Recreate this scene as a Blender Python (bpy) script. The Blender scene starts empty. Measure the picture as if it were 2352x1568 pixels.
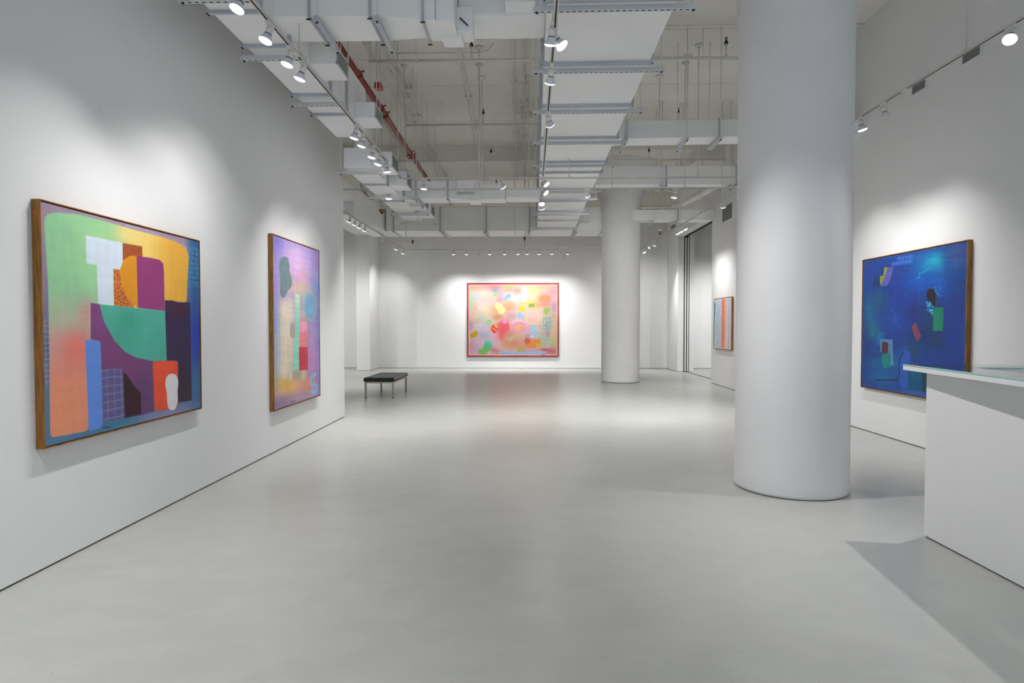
import bpy, bmesh, math, random
import numpy as np
from mathutils import Vector, Matrix, Euler
SC = bpy.context.scene
COL = SC.collection
random.seed(4)

# ------------------------------------------------------------------ camera
F = 1420.0                                   # focal length in pixels of the 2352 px wide frame
YAW = math.atan(29 / F); PITCH = math.atan(37 / F); EYE = 1.5
cd = bpy.data.cameras.new('camera'); cam = bpy.data.objects.new('camera', cd); COL.objects.link(cam)
cd.sensor_fit = 'HORIZONTAL'; cd.sensor_width = 36.0; cd.lens = 36.0 * F / 2352
cd.clip_start = 0.05; cd.clip_end = 200
cam.location = (0, 0, EYE); cam.rotation_euler = (math.pi / 2 - PITCH, 0, YAW)
SC.camera = cam
# ------------------------------------------------------------------ world, exposure
w = bpy.data.worlds.new('world'); SC.world = w; w.use_nodes = True
w.node_tree.nodes['Background'].inputs[0].default_value = (0.55, 0.66, 0.85, 1)
w.node_tree.nodes['Background'].inputs[1].default_value = 0.6
SC.view_settings.view_transform = 'Standard'; SC.view_settings.look = 'None'
SC.view_settings.gamma = 1; SC.view_settings.use_curve_mapping = False
SC.view_settings.exposure = 0.92
SC.cycles.caustics_reflective = False; SC.cycles.caustics_refractive = False; SC.cycles.light_sampling_threshold = 0.02
SC.cycles.max_bounces = 8; SC.cycles.diffuse_bounces = 5; SC.cycles.glossy_bounces = 3; SC.cycles.transmission_bounces = 6
SC.cycles.use_adaptive_sampling = True; SC.cycles.adaptive_threshold = 0.08; SC.cycles.adaptive_min_samples = 16
SC.cycles.sample_clamp_indirect = 6.0
LAMP_W = 110.0                                # watts given to each lit track spotlight
# daylight through the glazed entrance behind the camera
al = bpy.data.lights.new('entrance_daylight', 'AREA'); al.shape = 'RECTANGLE'; al.size = 6.0; al.size_y = 3.0
al.energy = 34; al.color = (0.72, 0.82, 1.0)
alo = bpy.data.objects.new('entrance_daylight', al); COL.objects.link(alo)
alo.location = (1.0, -5.4, 2.0); alo.rotation_euler = (math.radians(90), 0, 0)

# ------------------------------------------------------------------ projection helper: a pixel to the point of a real plane it lies on
_R = (math.cos(YAW), math.sin(YAW), 0)
_F = (-math.sin(YAW) * math.cos(PITCH), math.cos(YAW) * math.cos(PITCH), -math.sin(PITCH))
_U = (-math.sin(YAW) * math.sin(PITCH), math.cos(YAW) * math.sin(PITCH), math.cos(PITCH))
def on(x, y, ax, v):
    a = (x - 1176) / F; b = (784 - y) / F
    d = [_F[i] + a * _R[i] + b * _U[i] for i in range(3)]; o = (0, 0, EYE)
    t = (v - o[ax]) / d[ax]
    return Vector([o[i] + t * d[i] for i in range(3)])

# ------------------------------------------------------------------ materials
def srgb(c):
    return tuple(((v / 255) / 12.92 if v / 255 <= 0.04045 else ((v / 255 + 0.055) / 1.055) ** 2.4) for v in c)
def mat(name, col, rough=0.6, metal=0.0, spec=0.5, noise=0.0, nscale=8.0, bump=0.0, bscale=60.0, emit=None, es=0.0):
    m = bpy.data.materials.new(name); m.use_nodes = True; nt = m.node_tree; b = nt.nodes['Principled BSDF']
    c = srgb(col) if max(col) > 1 else col
    b.inputs['Base Color'].default_value = (*c, 1); b.inputs['Roughness'].default_value = rough
    b.inputs['Metallic'].default_value = metal; b.inputs['Specular IOR Level'].default_value = spec
    if noise or bump:
        tc = nt.nodes.new('ShaderNodeTexCoord')
    if noise:
        n = nt.nodes.new('ShaderNodeTexNoise'); n.inputs['Scale'].default_value = nscale; n.inputs['Detail'].default_value = 5
        nt.links.new(tc.outputs['Object'], n.inputs['Vector'])
        r = nt.nodes.new('ShaderNodeMapRange'); r.inputs['From Min'].default_value = 0.3; r.inputs['From Max'].default_value = 0.7
        r.inputs['To Min'].default_value = 1 - noise; r.inputs['To Max'].default_value = 1 + noise
        nt.links.new(n.outputs['Fac'], r.inputs['Value'])
        mx = nt.nodes.new('ShaderNodeVectorMath'); mx.operation = 'SCALE'; mx.inputs[0].default_value = c
        nt.links.new(r.outputs[0], mx.inputs['Scale']); nt.links.new(mx.outputs[0], b.inputs['Base Color'])
    if bump:
        n = nt.nodes.new('ShaderNodeTexNoise'); n.inputs['Scale'].default_value = bscale; n.inputs['Detail'].default_value = 3
        nt.links.new(tc.outputs['Object'], n.inputs['Vector'])
        bp = nt.nodes.new('ShaderNodeBump'); bp.inputs['Strength'].default_value = bump; bp.inputs['Distance'].default_value = 0.004
        nt.links.new(n.outputs['Fac'], bp.inputs['Height']); nt.links.new(bp.outputs[0], b.inputs['Normal'])
    if emit:
        b.inputs['Emission Color'].default_value = (*emit, 1); b.inputs['Emission Strength'].default_value = es
    return m
M = {}
M['wall'] = mat('white_wall_paint', (0.78, 0.785, 0.79), 0.7, noise=0.012, nscale=1.2, bump=0.12, bscale=25, spec=0.3)
M['column'] = mat('white_column_plaster', (0.77, 0.77, 0.775), 0.65, noise=0.02, nscale=2.5, bump=0.35, bscale=7, spec=0.3)
M['reveal'] = mat('dark_floor_gap', (0.10, 0.10, 0.09), 0.8)
M['ceil'] = mat('painted_concrete_ceiling', (0.83, 0.81, 0.755), 0.75, noise=0.05, nscale=1.1, bump=0.25, bscale=12, spec=0.3)
M['seam'] = mat('ceiling_seam', (0.10, 0.10, 0.09), 0.9)
M['duct'] = mat('painted_duct', (0.89, 0.90, 0.90), 0.5, noise=0.03, nscale=1.6, bump=0.1, bscale=4)
M['flange'] = mat('galvanised_flange', (0.48, 0.51, 0.56), 0.45, metal=0.2, noise=0.08, nscale=9)
M['strut'] = mat('strut_channel', (0.62, 0.64, 0.66), 0.5, metal=0.1)
M['slot'] = mat('slot_shade_bolt_black', (0.02, 0.02, 0.02), 0.9)  # painted shade of the strut slots; also the black flange bolts
M['pipe'] = mat('painted_pipe', (0.78, 0.765, 0.72), 0.5, noise=0.05, nscale=3)
M['red'] = mat('red_oxide_pipe', (0.27, 0.035, 0.03), 0.45, noise=0.15, nscale=6)
M['black'] = mat('black_metal', (0.015, 0.015, 0.015), 0.5)
M['brass'] = mat('brass_head', (0.35, 0.22, 0.10), 0.4, metal=0.5)
M['track'] = mat('track_white', (0.66, 0.65, 0.61), 0.45)
M['trackslot'] = mat('track_slot', (0.045, 0.035, 0.02), 0.8)
M['fixture'] = mat('fixture_white', (0.74, 0.73, 0.69), 0.45)
M['bulb'] = mat('bulb_reflector', (0.72, 0.73, 0.78), 0.3)
M['ring'] = mat('neck_ring', (0.08, 0.08, 0.10), 0.5)
M['lens'] = mat('lit_lens', (0.9, 0.9, 0.9), 0.3, emit=(1.0, 0.955, 0.97), es=9.0)
M['lensoff'] = mat('unlit_lens', (0.62, 0.63, 0.60), 0.25)
M['grille'] = mat('grille_frame', (0.62, 0.64, 0.63), 0.5)
M['louvre'] = mat('grille_louvre', (0.42, 0.46, 0.44), 0.5)
M['dark'] = mat('shade_fill', (0.02, 0.03, 0.028), 0.9)  # near-black fill put where openings would lie in shade
M['backing'] = mat('dark_backing', (0.012, 0.012, 0.014), 0.8)
M['leather'] = mat('dark_green_leather', (0.006, 0.020, 0.016), 0.34, noise=0.25, nscale=10, bump=0.15, bscale=40)
M['steel'] = mat('brushed_steel', (0.52, 0.46, 0.36), 0.35, metal=0.85)
M['foot'] = mat('rubber_foot', (0.02, 0.02, 0.02), 0.8)
M['counter'] = mat('counter_paint', (0.74, 0.74, 0.75), 0.5, noise=0.01, nscale=1.5)
M['innerdark'] = mat('counter_inner', (0.42, 0.43, 0.44), 0.6)
M['redplastic'] = mat('red_plastic', (0.45, 0.03, 0.03), 0.4)
M['yellow'] = mat('yellow_sticker', (0.6, 0.55, 0.03), 0.6)

def wood_mat():
    m = mat('oiled_wood_frame', (0.34, 0.17, 0.045), 0.5); nt = m.node_tree; b = nt.nodes['Principled BSDF']
    tc = nt.nodes.new('ShaderNodeTexCoord'); mp = nt.nodes.new('ShaderNodeMapping'); mp.inputs['Scale'].default_value = (30, 4, 2.0)
    n = nt.nodes.new('ShaderNodeTexNoise'); n.inputs['Scale'].default_value = 3; n.inputs['Detail'].default_value = 8
    r = nt.nodes.new('ShaderNodeValToRGB')
    r.color_ramp.elements[0].position = 0.3; r.color_ramp.elements[0].color = (*srgb((112, 70, 16)), 1)
    r.color_ramp.elements[1].position = 0.75; r.color_ramp.elements[1].color = (*srgb((176, 122, 46)), 1)
    nt.links.new(tc.outputs['Object'], mp.inputs[0]); nt.links.new(mp.outputs[0], n.inputs['Vector'])
    nt.links.new(n.outputs['Fac'], r.inputs[0]); nt.links.new(r.outputs[0], b.inputs['Base Color']); return m
M['wood'] = wood_mat()
def floor_mat():
    m = mat('sealed_grey_concrete_floor', (0.45, 0.45, 0.43), 0.3, spec=0.28); nt = m.node_tree; b = nt.nodes['Principled BSDF']
    L = nt.links.new; tc = nt.nodes.new('ShaderNodeTexCoord')
    def noise(scale, detail, mapping=None, dist=0.0):
        n = nt.nodes.new('ShaderNodeTexNoise'); n.inputs['Scale'].default_value = scale; n.inputs['Detail'].default_value = detail
        n.inputs['Distortion'].default_value = dist
        if mapping:
            mp = nt.nodes.new('ShaderNodeMapping'); mp.inputs['Scale'].default_value = mapping
            L(tc.outputs['Object'], mp.inputs[0]); L(mp.outputs[0], n.inputs['Vector'])
        else: L(tc.outputs['Object'], n.inputs['Vector'])
        return n.outputs['Fac']
    def ramp(v, p0, c0, p1, c1):
        r = nt.nodes.new('ShaderNodeValToRGB'); r.color_ramp.elements[0].position = p0; r.color_ramp.elements[0].color = (*c0, 1)
        r.color_ramp.elements[1].position = p1; r.color_ramp.elements[1].color = (*c1, 1); L(v, r.inputs[0]); return r.outputs[0]
    def mul(a, bb):
        x = nt.nodes.new('ShaderNodeMix'); x.data_type = 'RGBA'; x.blend_type = 'MULTIPLY'; x.inputs[0].default_value = 1
        L(a, x.inputs[6]); L(bb, x.inputs[7]); return x.outputs[2]
    base = ramp(noise(0.45, 6, None, 0.4), 0.3, (0.462, 0.475, 0.452), 0.7, (0.50, 0.503, 0.475))
    mid = ramp(noise(3.0, 8, (1, 1.6, 1), 0.8), 0.35, (0.955, 0.955, 0.957), 0.65, (1.02, 1.02, 1.018))
    # thin scuffs and specks
    scr = ramp(noise(16, 7, (1.0, 2.6, 1), 2.0), 0.285, (0.86, 0.85, 0.83), 0.33, (1, 1, 1))
    spk = ramp(noise(45, 1), 0.17, (0.5, 0.49, 0.47), 0.20, (1, 1, 1))
    L(mul(mul(mul(base, mid), scr), spk), b.inputs['Base Color'])
    rr = nt.nodes.new('ShaderNodeMapRange'); rr.inputs['To Min'].default_value = 0.285; rr.inputs['To Max'].default_value = 0.30
    L(noise(0.9, 1, (1, 2.0, 1)), rr.inputs['Value']); L(rr.outputs[0], b.inputs['Roughness'])
    bp = nt.nodes.new('ShaderNodeBump'); bp.inputs['Strength'].default_value = 0.05; bp.inputs['Distance'].default_value = 0.008
    L(noise(2.5, 3), bp.inputs['Height']); L(bp.outputs[0], b.inputs['Normal'])
    return m
M['floor'] = floor_mat()
def glass_mat():
    m = mat('clear_glass', (0.93, 0.98, 0.97), 0.02); b = m.node_tree.nodes['Principled BSDF']
    b.inputs['Transmission Weight'].default_value = 1.0; b.inputs['IOR'].default_value = 1.5; return m
M['glass'] = glass_mat()
M['glassedge'] = mat('green_glass_edge', (0.30, 0.62, 0.56), 0.15)

# ------------------------------------------------------------------ mesh helpers
class MB:
    """collects boxes, tubes and lathes, then links them as ONE mesh object"""
    def __init__(s): s.bm = bmesh.new(); s.mats = []
    def mi(s, m):
        if m not in s.mats: s.mats.append(m)
        return s.mats.index(m)
    def box(s, a, b, m='wall', bevel=0.0, rot=None):
        lo = [min(a[i], b[i]) for i in range(3)]; hi = [max(a[i], b[i]) for i in range(3)]
        vs = [s.bm.verts.new((x, y, z)) for z in (lo[2], hi[2]) for y in (lo[1], hi[1]) for x in (lo[0], hi[0])]
        k = s.mi(m); fs = []
        for f in ((0, 2, 3, 1), (4, 5, 7, 6), (0, 1, 5, 4), (2, 6, 7, 3), (0, 4, 6, 2), (1, 3, 7, 5)):
            q = s.bm.faces.new([vs[i] for i in f]); q.material_index = k; fs.append(q)
        if bevel:
            es = {e for f in fs for e in f.edges}
            r = bmesh.ops.bevel(s.bm, geom=list(es), offset=bevel, segments=2, affect='EDGES', profile=0.6)
            for f in r['faces']: f.material_index = k
        return vs
    def hull(s, pts8, m):
        vs = [s.bm.verts.new(p) for p in pts8]; k = s.mi(m)
        for f in ((0, 2, 3, 1), (4, 5, 7, 6), (0, 1, 5, 4), (2, 6, 7, 3), (0, 4, 6, 2), (1, 3, 7, 5)):
            q = s.bm.faces.new([vs[i] for i in f]); q.material_index = k
    def obox(s, p0, p1, wd, ht, m, up=(0, 0, 1)):
        """box along p0-p1, wd across, ht along up"""
        p0 = Vector(p0); p1 = Vector(p1); d = (p1 - p0).normalized(); up = Vector(up)
        sd = d.cross(up).normalized() * wd / 2; u = sd.cross(d).normalized() * ht / 2
        s.hull([p + a * sd + c * u for c in (-1, 1) for p in (p0, p1) for a in (-1, 1)], m)
    def tube(s, pts, r, m, seg=8, caps=True):
        pts = [Vector(p) for p in pts]; rings = []; k = s.mi(m)
        rs = r if isinstance(r, (list, tuple)) else [r] * len(pts)
        ref = None
        for i, p in enumerate(pts):
            d = ((pts[min(i + 1, len(pts) - 1)] - p).normalized() + (p - pts[max(i - 1, 0)]).normalized()).normalized()
            if ref is None:
                ref = d.orthogonal().normalized()
            ref = (ref - d * ref.dot(d)).normalized(); o = d.cross(ref)
            rings.append([s.bm.verts.new(p + rs[i] * (math.cos(t) * ref + math.sin(t) * o)) for t in [2 * math.pi * j / seg for j in range(seg)]])
        for a, b in zip(rings, rings[1:]):
            for j in range(seg):
                f = s.bm.faces.new((a[j], a[(j + 1) % seg], b[(j + 1) % seg], b[j])); f.smooth = True; f.material_index = k
        if caps:
            s.bm.faces.new(rings[0][::-1]).material_index = k; s.bm.faces.new(rings[-1]).material_index = k
    def lathe(s, prof, m, seg=16, c=(0, 0, 0), smooth=True, cap=True):
        """prof: (r, z) from top to bottom round the z axis"""
        k = s.mi(m); rings = []
        for r, z in prof:
            rings.append([s.bm.verts.new((c[0] + r * math.cos(t), c[1] + r * math.sin(t), c[2] + z)) for t in [2 * math.pi * j / seg for j in range(seg)]])
        for a, b in zip(rings, rings[1:]):
            for j in range(seg):
                f = s.bm.faces.new((a[j], b[j], b[(j + 1) % seg], a[(j + 1) % seg])); f.smooth = smooth; f.material_index = k
        if cap:
            s.bm.faces.new(rings[0]).material_index = k; s.bm.faces.new(rings[-1][::-1]).material_index = k
    def build(s, name, parent=None, **props):
        bmesh.ops.recalc_face_normals(s.bm, faces=s.bm.faces)
        me = bpy.data.meshes.new(name); s.bm.to_mesh(me); s.bm.free()
        for m in s.mats: me.materials.append(M[m])
        o = bpy.data.objects.new(name, me); COL.objects.link(o)
        if parent: o.parent = parent
        for k, v in props.items(): o[k] = v
        return o
def thing(name, label, cat, loc=(0, 0, 0), rz=0, group=None):
    o = bpy.data.objects.new(name, None); COL.objects.link(o); o.empty_display_size = 0.1
    o.location = loc; o.rotation_euler = (0, 0, rz); o['label'] = label; o['category'] = cat
    if group: o['group'] = group
    return o
def tag(o, label, cat, group=None):
    o['label'] = label; o['category'] = cat
    if group: o['group'] = group
    return o
def box1(name, a, b, m, parent=None, bevel=0.0, **p):
    q = MB(); q.box(a, b, m, bevel); return q.build(name, parent, **p)
def struct(name, a, b, m='wall', reveal=True):
    q = MB()
    if reveal:
        q.box((a[0], a[1], 0.012), b, m)
        q.box((a[0] + 0.012, a[1] + 0.012, 0.0), (b[0] - 0.012, b[1] - 0.012, 0.013), 'reveal')
    else: q.box(a, b, m)
    return q.build(name, kind='structure')

# ------------------------------------------------------------------ room shell
XL, XR, YB, ZC = -2.95, 4.86, 21.6, 5.83
Y0 = -5.0
box1('floor', (-9.3, Y0 - 0.3, -0.15), (9.3, YB + 0.3, 0), 'floor', kind='structure')
q = MB(); ys = [Y0 - 0.3, -1.0, 2.1, 5.0, 7.1, 9.2, 10.15, 11.27, 13.2, 15.0, 19.0, YB + 0.3]
for a, b in zip(ys, ys[1:]): q.box((-9.3, a + 0.006, ZC), (9.3, b - 0.006, ZC + 0.2), 'ceil')
q.box((-9.3, Y0 - 0.3, ZC + 0.06), (9.3, YB + 0.3, ZC + 0.25), 'seam')
q.build('ceiling', kind='structure')
struct('wall_left', (XL - 0.35, Y0, 0), (XL, 10.05, ZC))
struct('wall_left_return', (-9.0, 9.75, 0), (XL - 0.35, 10.05, ZC))
q = MB(); q.box((-5.55, 20.3, 0.012), (-5.1, YB, ZC), 'wall'); q.box((-5.54, 20.312, 0), (-5.112, YB, 0.013), 'reveal')
q.box((-5.55, 10.05, 4.46), (-5.1, 20.3, ZC), 'wall'); q.build('wall_left_far', kind='structure')
struct('wall_back', (-9.0, YB, 0), (9.0, YB + 0.3, ZC))
struct('wall_left_side_room', (-9.3, 9.75, 0), (-9.0, YB + 0.3, ZC))
struct('wall_right', (XR, Y0, 0), (XR + 0.38, 16.2, ZC))
q = MB(); q.box((XR, 16.2, 4.36), (XR + 0.38, 20.1, ZC), 'wall')
q.box((5.12, 16.21, 4.352), (XR + 0.375, 20.09, 4.361), 'dark')  # flat dark sheet for the shade up inside the door header
q.build('wall_right_header', kind='structure')
q = MB(); q.box((4.95, 20.1, 0.012), (5.14, YB, ZC), 'wall'); q.box((5.31, 20.1, 0.012), (5.46, YB, ZC), 'wall')
q.box((5.14, 20.6, 0.0), (5.31, YB, ZC), 'dark'); q.box((5.14, 20.09, 0), (5.166, 20.6, 4.35), 'dark'); q.box((5.216, 20.09, 0), (5.244, 20.6, 4.35), 'dark'); q.box((5.29, 20.09, 0), (5.311, 20.6, 4.35), 'dark'); q.box((5.14, 20.1, 4.36), (5.31, 20.6, ZC), 'wall')  # dark strips laid in the door panel gaps as painted shade
q.box((4.962, 20.112, 0), (5.13, YB, 0.013), 'reveal'); q.build('wall_right_far', kind='structure')
struct('wall_right_side_room', (9.0, 12.0, 0), (9.3, YB + 0.3, ZC))
struct('wall_right_return', (XR + 0.38, 12.0, 0), (9.0, 12.3, ZC))
q = MB(); q.box((5.19, 16.2, 0.0), (5.25, 20.1, 0.004), 'reveal'); q.build('trim_1', kind='structure')
for n, (x0, x1) in enumerate(((5.168, 5.214), (5.246, 5.288))):
    d = box1('door_%d' % (n + 1), (x0, 20.08, 0.015), (x1, 20.59, 4.33), 'wall', bevel=0.003, kind='structure')
    if n == 1:
        box1('door_handle', (x0 + 0.02, 20.072, 0.95), (x0 + 0.045, 20.082, 1.16), 'flange', parent=d, label='small grey metal pull')
# entrance side, behind the camera: a wall with one wide window
q = MB(); q.box((-3.3, Y0 - 0.3, 0), (-2.2, Y0, ZC), 'wall'); q.box((4.2, Y0 - 0.3, 0), (5.24, Y0, ZC), 'wall')
q.box((-2.2, Y0 - 0.3, 3.5), (4.2, Y0, ZC), 'wall'); q.box((-2.2, Y0 - 0.3, 0), (4.2, Y0, 0.4), 'wall')
q.build('wall_front', kind='structure')
# beams
q = MB(); q.box((-5.1, 15.02, 5.49), (0.55, 17.1, ZC), 'ceil'); q.build('ceiling_beam', kind='structure')
q = MB(); q.box((0.55, 15.02, 5.71), (4.1, 17.1, ZC), 'ceil'); q.box((4.1, 15.02, 5.45), (XR, 17.1, ZC), 'ceil'); q.build('ceiling_beam', kind='structure')
q = MB(); q.box((-5.1, 20.1, 5.37), (4.95, 20.7, ZC), 'ceil'); q.build('ceiling_beam', kind='structure')
# round columns with flared heads
for (cx, cy, lab) in ((2.475, 5.78, 'thick round white plaster column in the right foreground, beside the counter'),
                      (2.556, 16.55, 'distant round white column with flared top right of the pink painting')):
    q = MB(); R = 0.489 if cy < 10 else 0.503
    prof = [(R + 0.62, ZC), (R + 0.50, 5.6), (R + 0.30, 5.35), (R + 0.14, 5.08), (R + 0.05, 4.80), (R + 0.012, 4.45), (R, 4.1)]
    prof += [(R + random.uniform(-0.002, 0.003), 4.1 - 4.06 * i / 12) for i in range(1, 12)] + [(R + 0.001, 0.10), (R + 0.006, 0.03), (R + 0.002, 0.008)]
    q.lathe(prof, 'column', 72, (cx, cy, 0)); q.lathe([(R - 0.006, 0.01), (R - 0.006, 0)], 'reveal', 72, (cx, cy, 0))
    o = q.build('column', kind='structure'); o['label'] = lab

# ------------------------------------------------------------------ paintings: colours of the artwork itself, computed on a fine grid
def sstep(x): x = np.clip(x, 0, 1); return x * x * (3 - 2 * x)
class Canvas:
    def __init__(s, wd, ht, cell, to_st, base):
        s.w, s.h, s.to = wd, ht, to_st; s.nx = int(wd / cell) + 1; s.ny = int(ht / cell) + 1
        s.S, s.T = np.meshgrid(np.linspace(0, wd, s.nx), np.linspace(0, ht, s.ny))
        s.C = np.zeros((s.ny, s.nx, 3)); s.C[:] = base; s.px = cell; s.rng = np.random.default_rng(7)
    def P(s, pts): return np.array([s.to(*p) for p in pts])
    def noise(s, sx, sy, oct=3, seed=0):
        out = 0; amp = 1; tot = 0; r = np.random.default_rng(seed)
        for _ in range(oct):
            th = (0.5 + 0.9 * _) if abs(sx - sy) < 1e-6 else 0.0
            u = (s.S * math.cos(th) + s.T * math.sin(th)) / sx; v = (s.T * math.cos(th) - s.S * math.sin(th)) / sy; u = u - u.min(); v = v - v.min()
            g = r.random((int(v.max()) + 3, int(u.max()) + 3)); i = np.floor(u).astype(int); j = np.floor(v).astype(int); a = sstep(u - i); b = sstep(v - j)
            out = out + amp * ((g[j, i] * (1 - a) + g[j, i + 1] * a) * (1 - b) + (g[j + 1, i] * (1 - a) + g[j + 1, i + 1] * a) * b)
            tot += amp; amp *= 0.55; sx /= 2.1; sy /= 2.1
            if sx < s.px or sy < s.px: break
        return out / tot
    def smooth(s, p, n=3):
        for _ in range(n):
            q = []
            for i in range(len(p)):
                a, b = p[i], p[(i + 1) % len(p)]; L_ = max(float(np.hypot(*(b - a))), 1e-6); k = min(.22, .018 / L_); q += [a * (1 - k) + b * k, a * k + b * (1 - k)]
            p = q
        return np.array(p)
    def poly(s, pts, soft=0.004, sm=False, wob=0.0, raw=False):
        p = s.P(pts) if not raw else np.array(pts)
        if sm: p = s.smooth(p)
        m = 0.03 + soft * 3; mask = np.zeros(s.S.shape)
        x0, x1, y0, y1 = p[:, 0].min() - m, p[:, 0].max() + m, p[:, 1].min() - m, p[:, 1].max() + m
        ix = np.where((s.S[0] >= x0) & (s.S[0] <= x1))[0]; iy = np.where((s.T[:, 0] >= y0) & (s.T[:, 0] <= y1))[0]
        if not len(ix) or not len(iy): return mask
        sl = (slice(iy[0], iy[-1] + 1), slice(ix[0], ix[-1] + 1)); X = s.S[sl]; Y = s.T[sl]
        if wob:
            n1 = s.noise(0.05, 0.05, 2, 3)[sl] - 0.5; X = X + n1 * wob; Y = Y + (s.noise(0.06, 0.06, 2, 5)[sl] - 0.5) * wob
        d = np.full(X.shape, 1e9); ins = np.zeros(X.shape, bool)
        for a, b in zip(p, np.roll(p, -1, 0)):
            e = b - a; l = max(e @ e, 1e-12); t = np.clip(((X - a[0]) * e[0] + (Y - a[1]) * e[1]) / l, 0, 1)
            d = np.minimum(d, (X - a[0] - t * e[0]) ** 2 + (Y - a[1] - t * e[1]) ** 2)
            if a[1] != b[1]:
                c = ((a[1] > Y) != (b[1] > Y)) & (X < (b[0] - a[0]) * (Y - a[1]) / (b[1] - a[1]) + a[0]); ins ^= c
        d = np.sqrt(d) * np.where(ins, 1, -1); mask[sl] = sstep(0.5 + d / (2 * soft)); return mask
    def ell(s, cx, cy, rx, ry, soft=0.15, pts_c=None, ring=None):
        """ellipse: centre and one corner of its box given in photo marks"""
        a = s.P([(cx, cy)])[0]; b = s.P([(cx + rx, cy)])[0]; c = s.P([(cx, cy + ry)])[0]
        r1 = max(abs(b[0] - a[0]), 0.004); r2 = max(abs(c[1] - a[1]), 0.004)
        d = np.sqrt(((s.S - a[0]) / r1) ** 2 + ((s.T - a[1]) / r2) ** 2)
        if ring: return sstep(1 - np.abs(d - 1) / ring)
        return sstep((1 + soft - d) / (2 * soft))
    def blob(s, cx, cy, rx, ry, col, al=1.0, mask=None):
        a = s.P([(cx, cy)])[0]; b = s.P([(cx + rx, cy)])[0]; c = s.P([(cx, cy + ry)])[0]
        d = ((s.S - a[0]) / max(abs(b[0] - a[0]), .01)) ** 2 + ((s.T - a[1]) / max(abs(c[1] - a[1]), .01)) ** 2
        s.mix(np.exp(-d) * al * (1 if mask is None else mask), col)
    def stroke(s, pts, wd, col, al=1.0, sm=True):
        p = s.P(pts)
        if sm and len(p) > 2:
            e = np.vstack([p[:1], p, p[-1:]]); q = []
            for i in range(1, len(e) - 2):
                a, b, c, d = e[i - 1], e[i], e[i + 1], e[i + 2]
                for k in range(5):
                    t = k / 5; q.append(0.5 * ((2 * b) + (-a + c) * t + (2 * a - 5 * b + 4 * c - d) * t * t + (-a + 3 * b - 3 * c + d) * t ** 3))
            p = np.array(q + [p[-1]])
        d = np.full(s.S.shape, 1e9)
        for a, b in zip(p, p[1:]):
            e = b - a; l = max(e @ e, 1e-12); t = np.clip(((s.S - a[0]) * e[0] + (s.T - a[1]) * e[1]) / l, 0, 1)
            d = np.minimum(d, (s.S - a[0] - t * e[0]) ** 2 + (s.T - a[1] - t * e[1]) ** 2)
        s.mix(sstep(0.5 + (wd / 2 - np.sqrt(d)) / (1.2 * s.px)) * al, col)
    def mix(s, m, col):
        m = np.clip(m, 0, 1)[..., None]; s.C = s.C * (1 - m) + np.array(col, float) * m
    def fill(s, m, col, al=1.0, grain=0.035, seed=1):
        n = 1 + (s.noise(0.12, 0.12, 4, seed) - 0.5) * 3 * grain
        mm = np.clip(m * al, 0, 1)[..., None]; s.C = s.C * (1 - mm) + np.array(col, float) * n[..., None] * mm
    def dots(s, m, pitch, r, col, al=1.0, jit=0.35, seed=2, asp=1.0):
        g = np.random.default_rng(seed); u = s.S / pitch; v = s.T / pitch; i = np.floor(u).astype(int); j = np.floor(v).astype(int)
        jx = g.random((j.max() + 2, i.max() + 2)); jy = g.random(jx.shape)
        dx = u - i - 0.5 - (jx[j, i] - 0.5) * 2 * jit * 0.6; dy = (v - j - 0.5 - (jy[j, i] - 0.5) * 2 * jit * 0.6) / asp
        s.mix(m * al * sstep(0.5 + (r / pitch - np.sqrt(dx * dx + dy * dy)) / 0.25), col)
    def grid(s, m, px, py, wd, col, al=1.0, shift=(0, 0)):
        wob = (s.noise(0.1, 0.1, 2, 8) - 0.5) * 0.012
        fx = np.abs(((s.S + shift[0] + wob) / px) % 1 - 0.5) * px if px else np.full(s.S.shape, 9.)
        fy = np.abs(((s.T + shift[1] + wob) / py) % 1 - 0.5) * py if py else np.full(s.S.shape, 9.)
        s.mix(m * al * sstep(0.5 + (wd / 2 - np.minimum(fx, fy)) / (1.3 * s.px)), col)
    def finish(s, weave=0.03, seed=9):
        weave = weave * 0.6
        n = 1 + (s.noise(0.03, 0.25, 1, seed) - 0.5) * weave * 2 + (s.noise(0.25, 0.03, 1, seed + 1) - 0.5) * weave * 2 + (s.rng.random(s.S.shape) - 0.5) * weave
        s.C = np.clip(s.C * n[..., None], 0, 255)
    def mesh(s, name, xyz, parent, gain=1.0):
        """xyz(S, T) gives the world position of every grid vertex"""
        co = xyz(s.S, s.T).reshape(-1, 3); n = s.nx * s.ny
        idx = np.arange(n).reshape(s.ny, s.nx); f = np.stack([idx[:-1, :-1], idx[:-1, 1:], idx[1:, 1:], idx[1:, :-1]], -1).reshape(-1, 4)
        me = bpy.data.meshes.new(name); me.vertices.add(n); me.vertices.foreach_set('co', co.astype(np.float32).ravel())
        me.loops.add(f.size); me.loops.foreach_set('vertex_index', f.astype(np.int32).ravel())
        me.polygons.add(len(f)); me.polygons.foreach_set('loop_start', np.arange(0, f.size, 4, dtype=np.int32))
        me.update(calc_edges=True)
        c = s.C / 255; lin = np.where(c <= 0.04045, c / 12.92, ((c + 0.055) / 1.055) ** 2.4) * gain
        rgba = np.ones((n, 4), np.float32); rgba[:, :3] = lin.reshape(-1, 3)
        at = me.color_attributes.new('paint', 'FLOAT_COLOR', 'POINT'); at.data.foreach_set('color', rgba.ravel())
        me.materials.append(M['paint']); o = bpy.data.objects.new(name, me); COL.objects.link(o); o.parent = parent; return o
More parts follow.
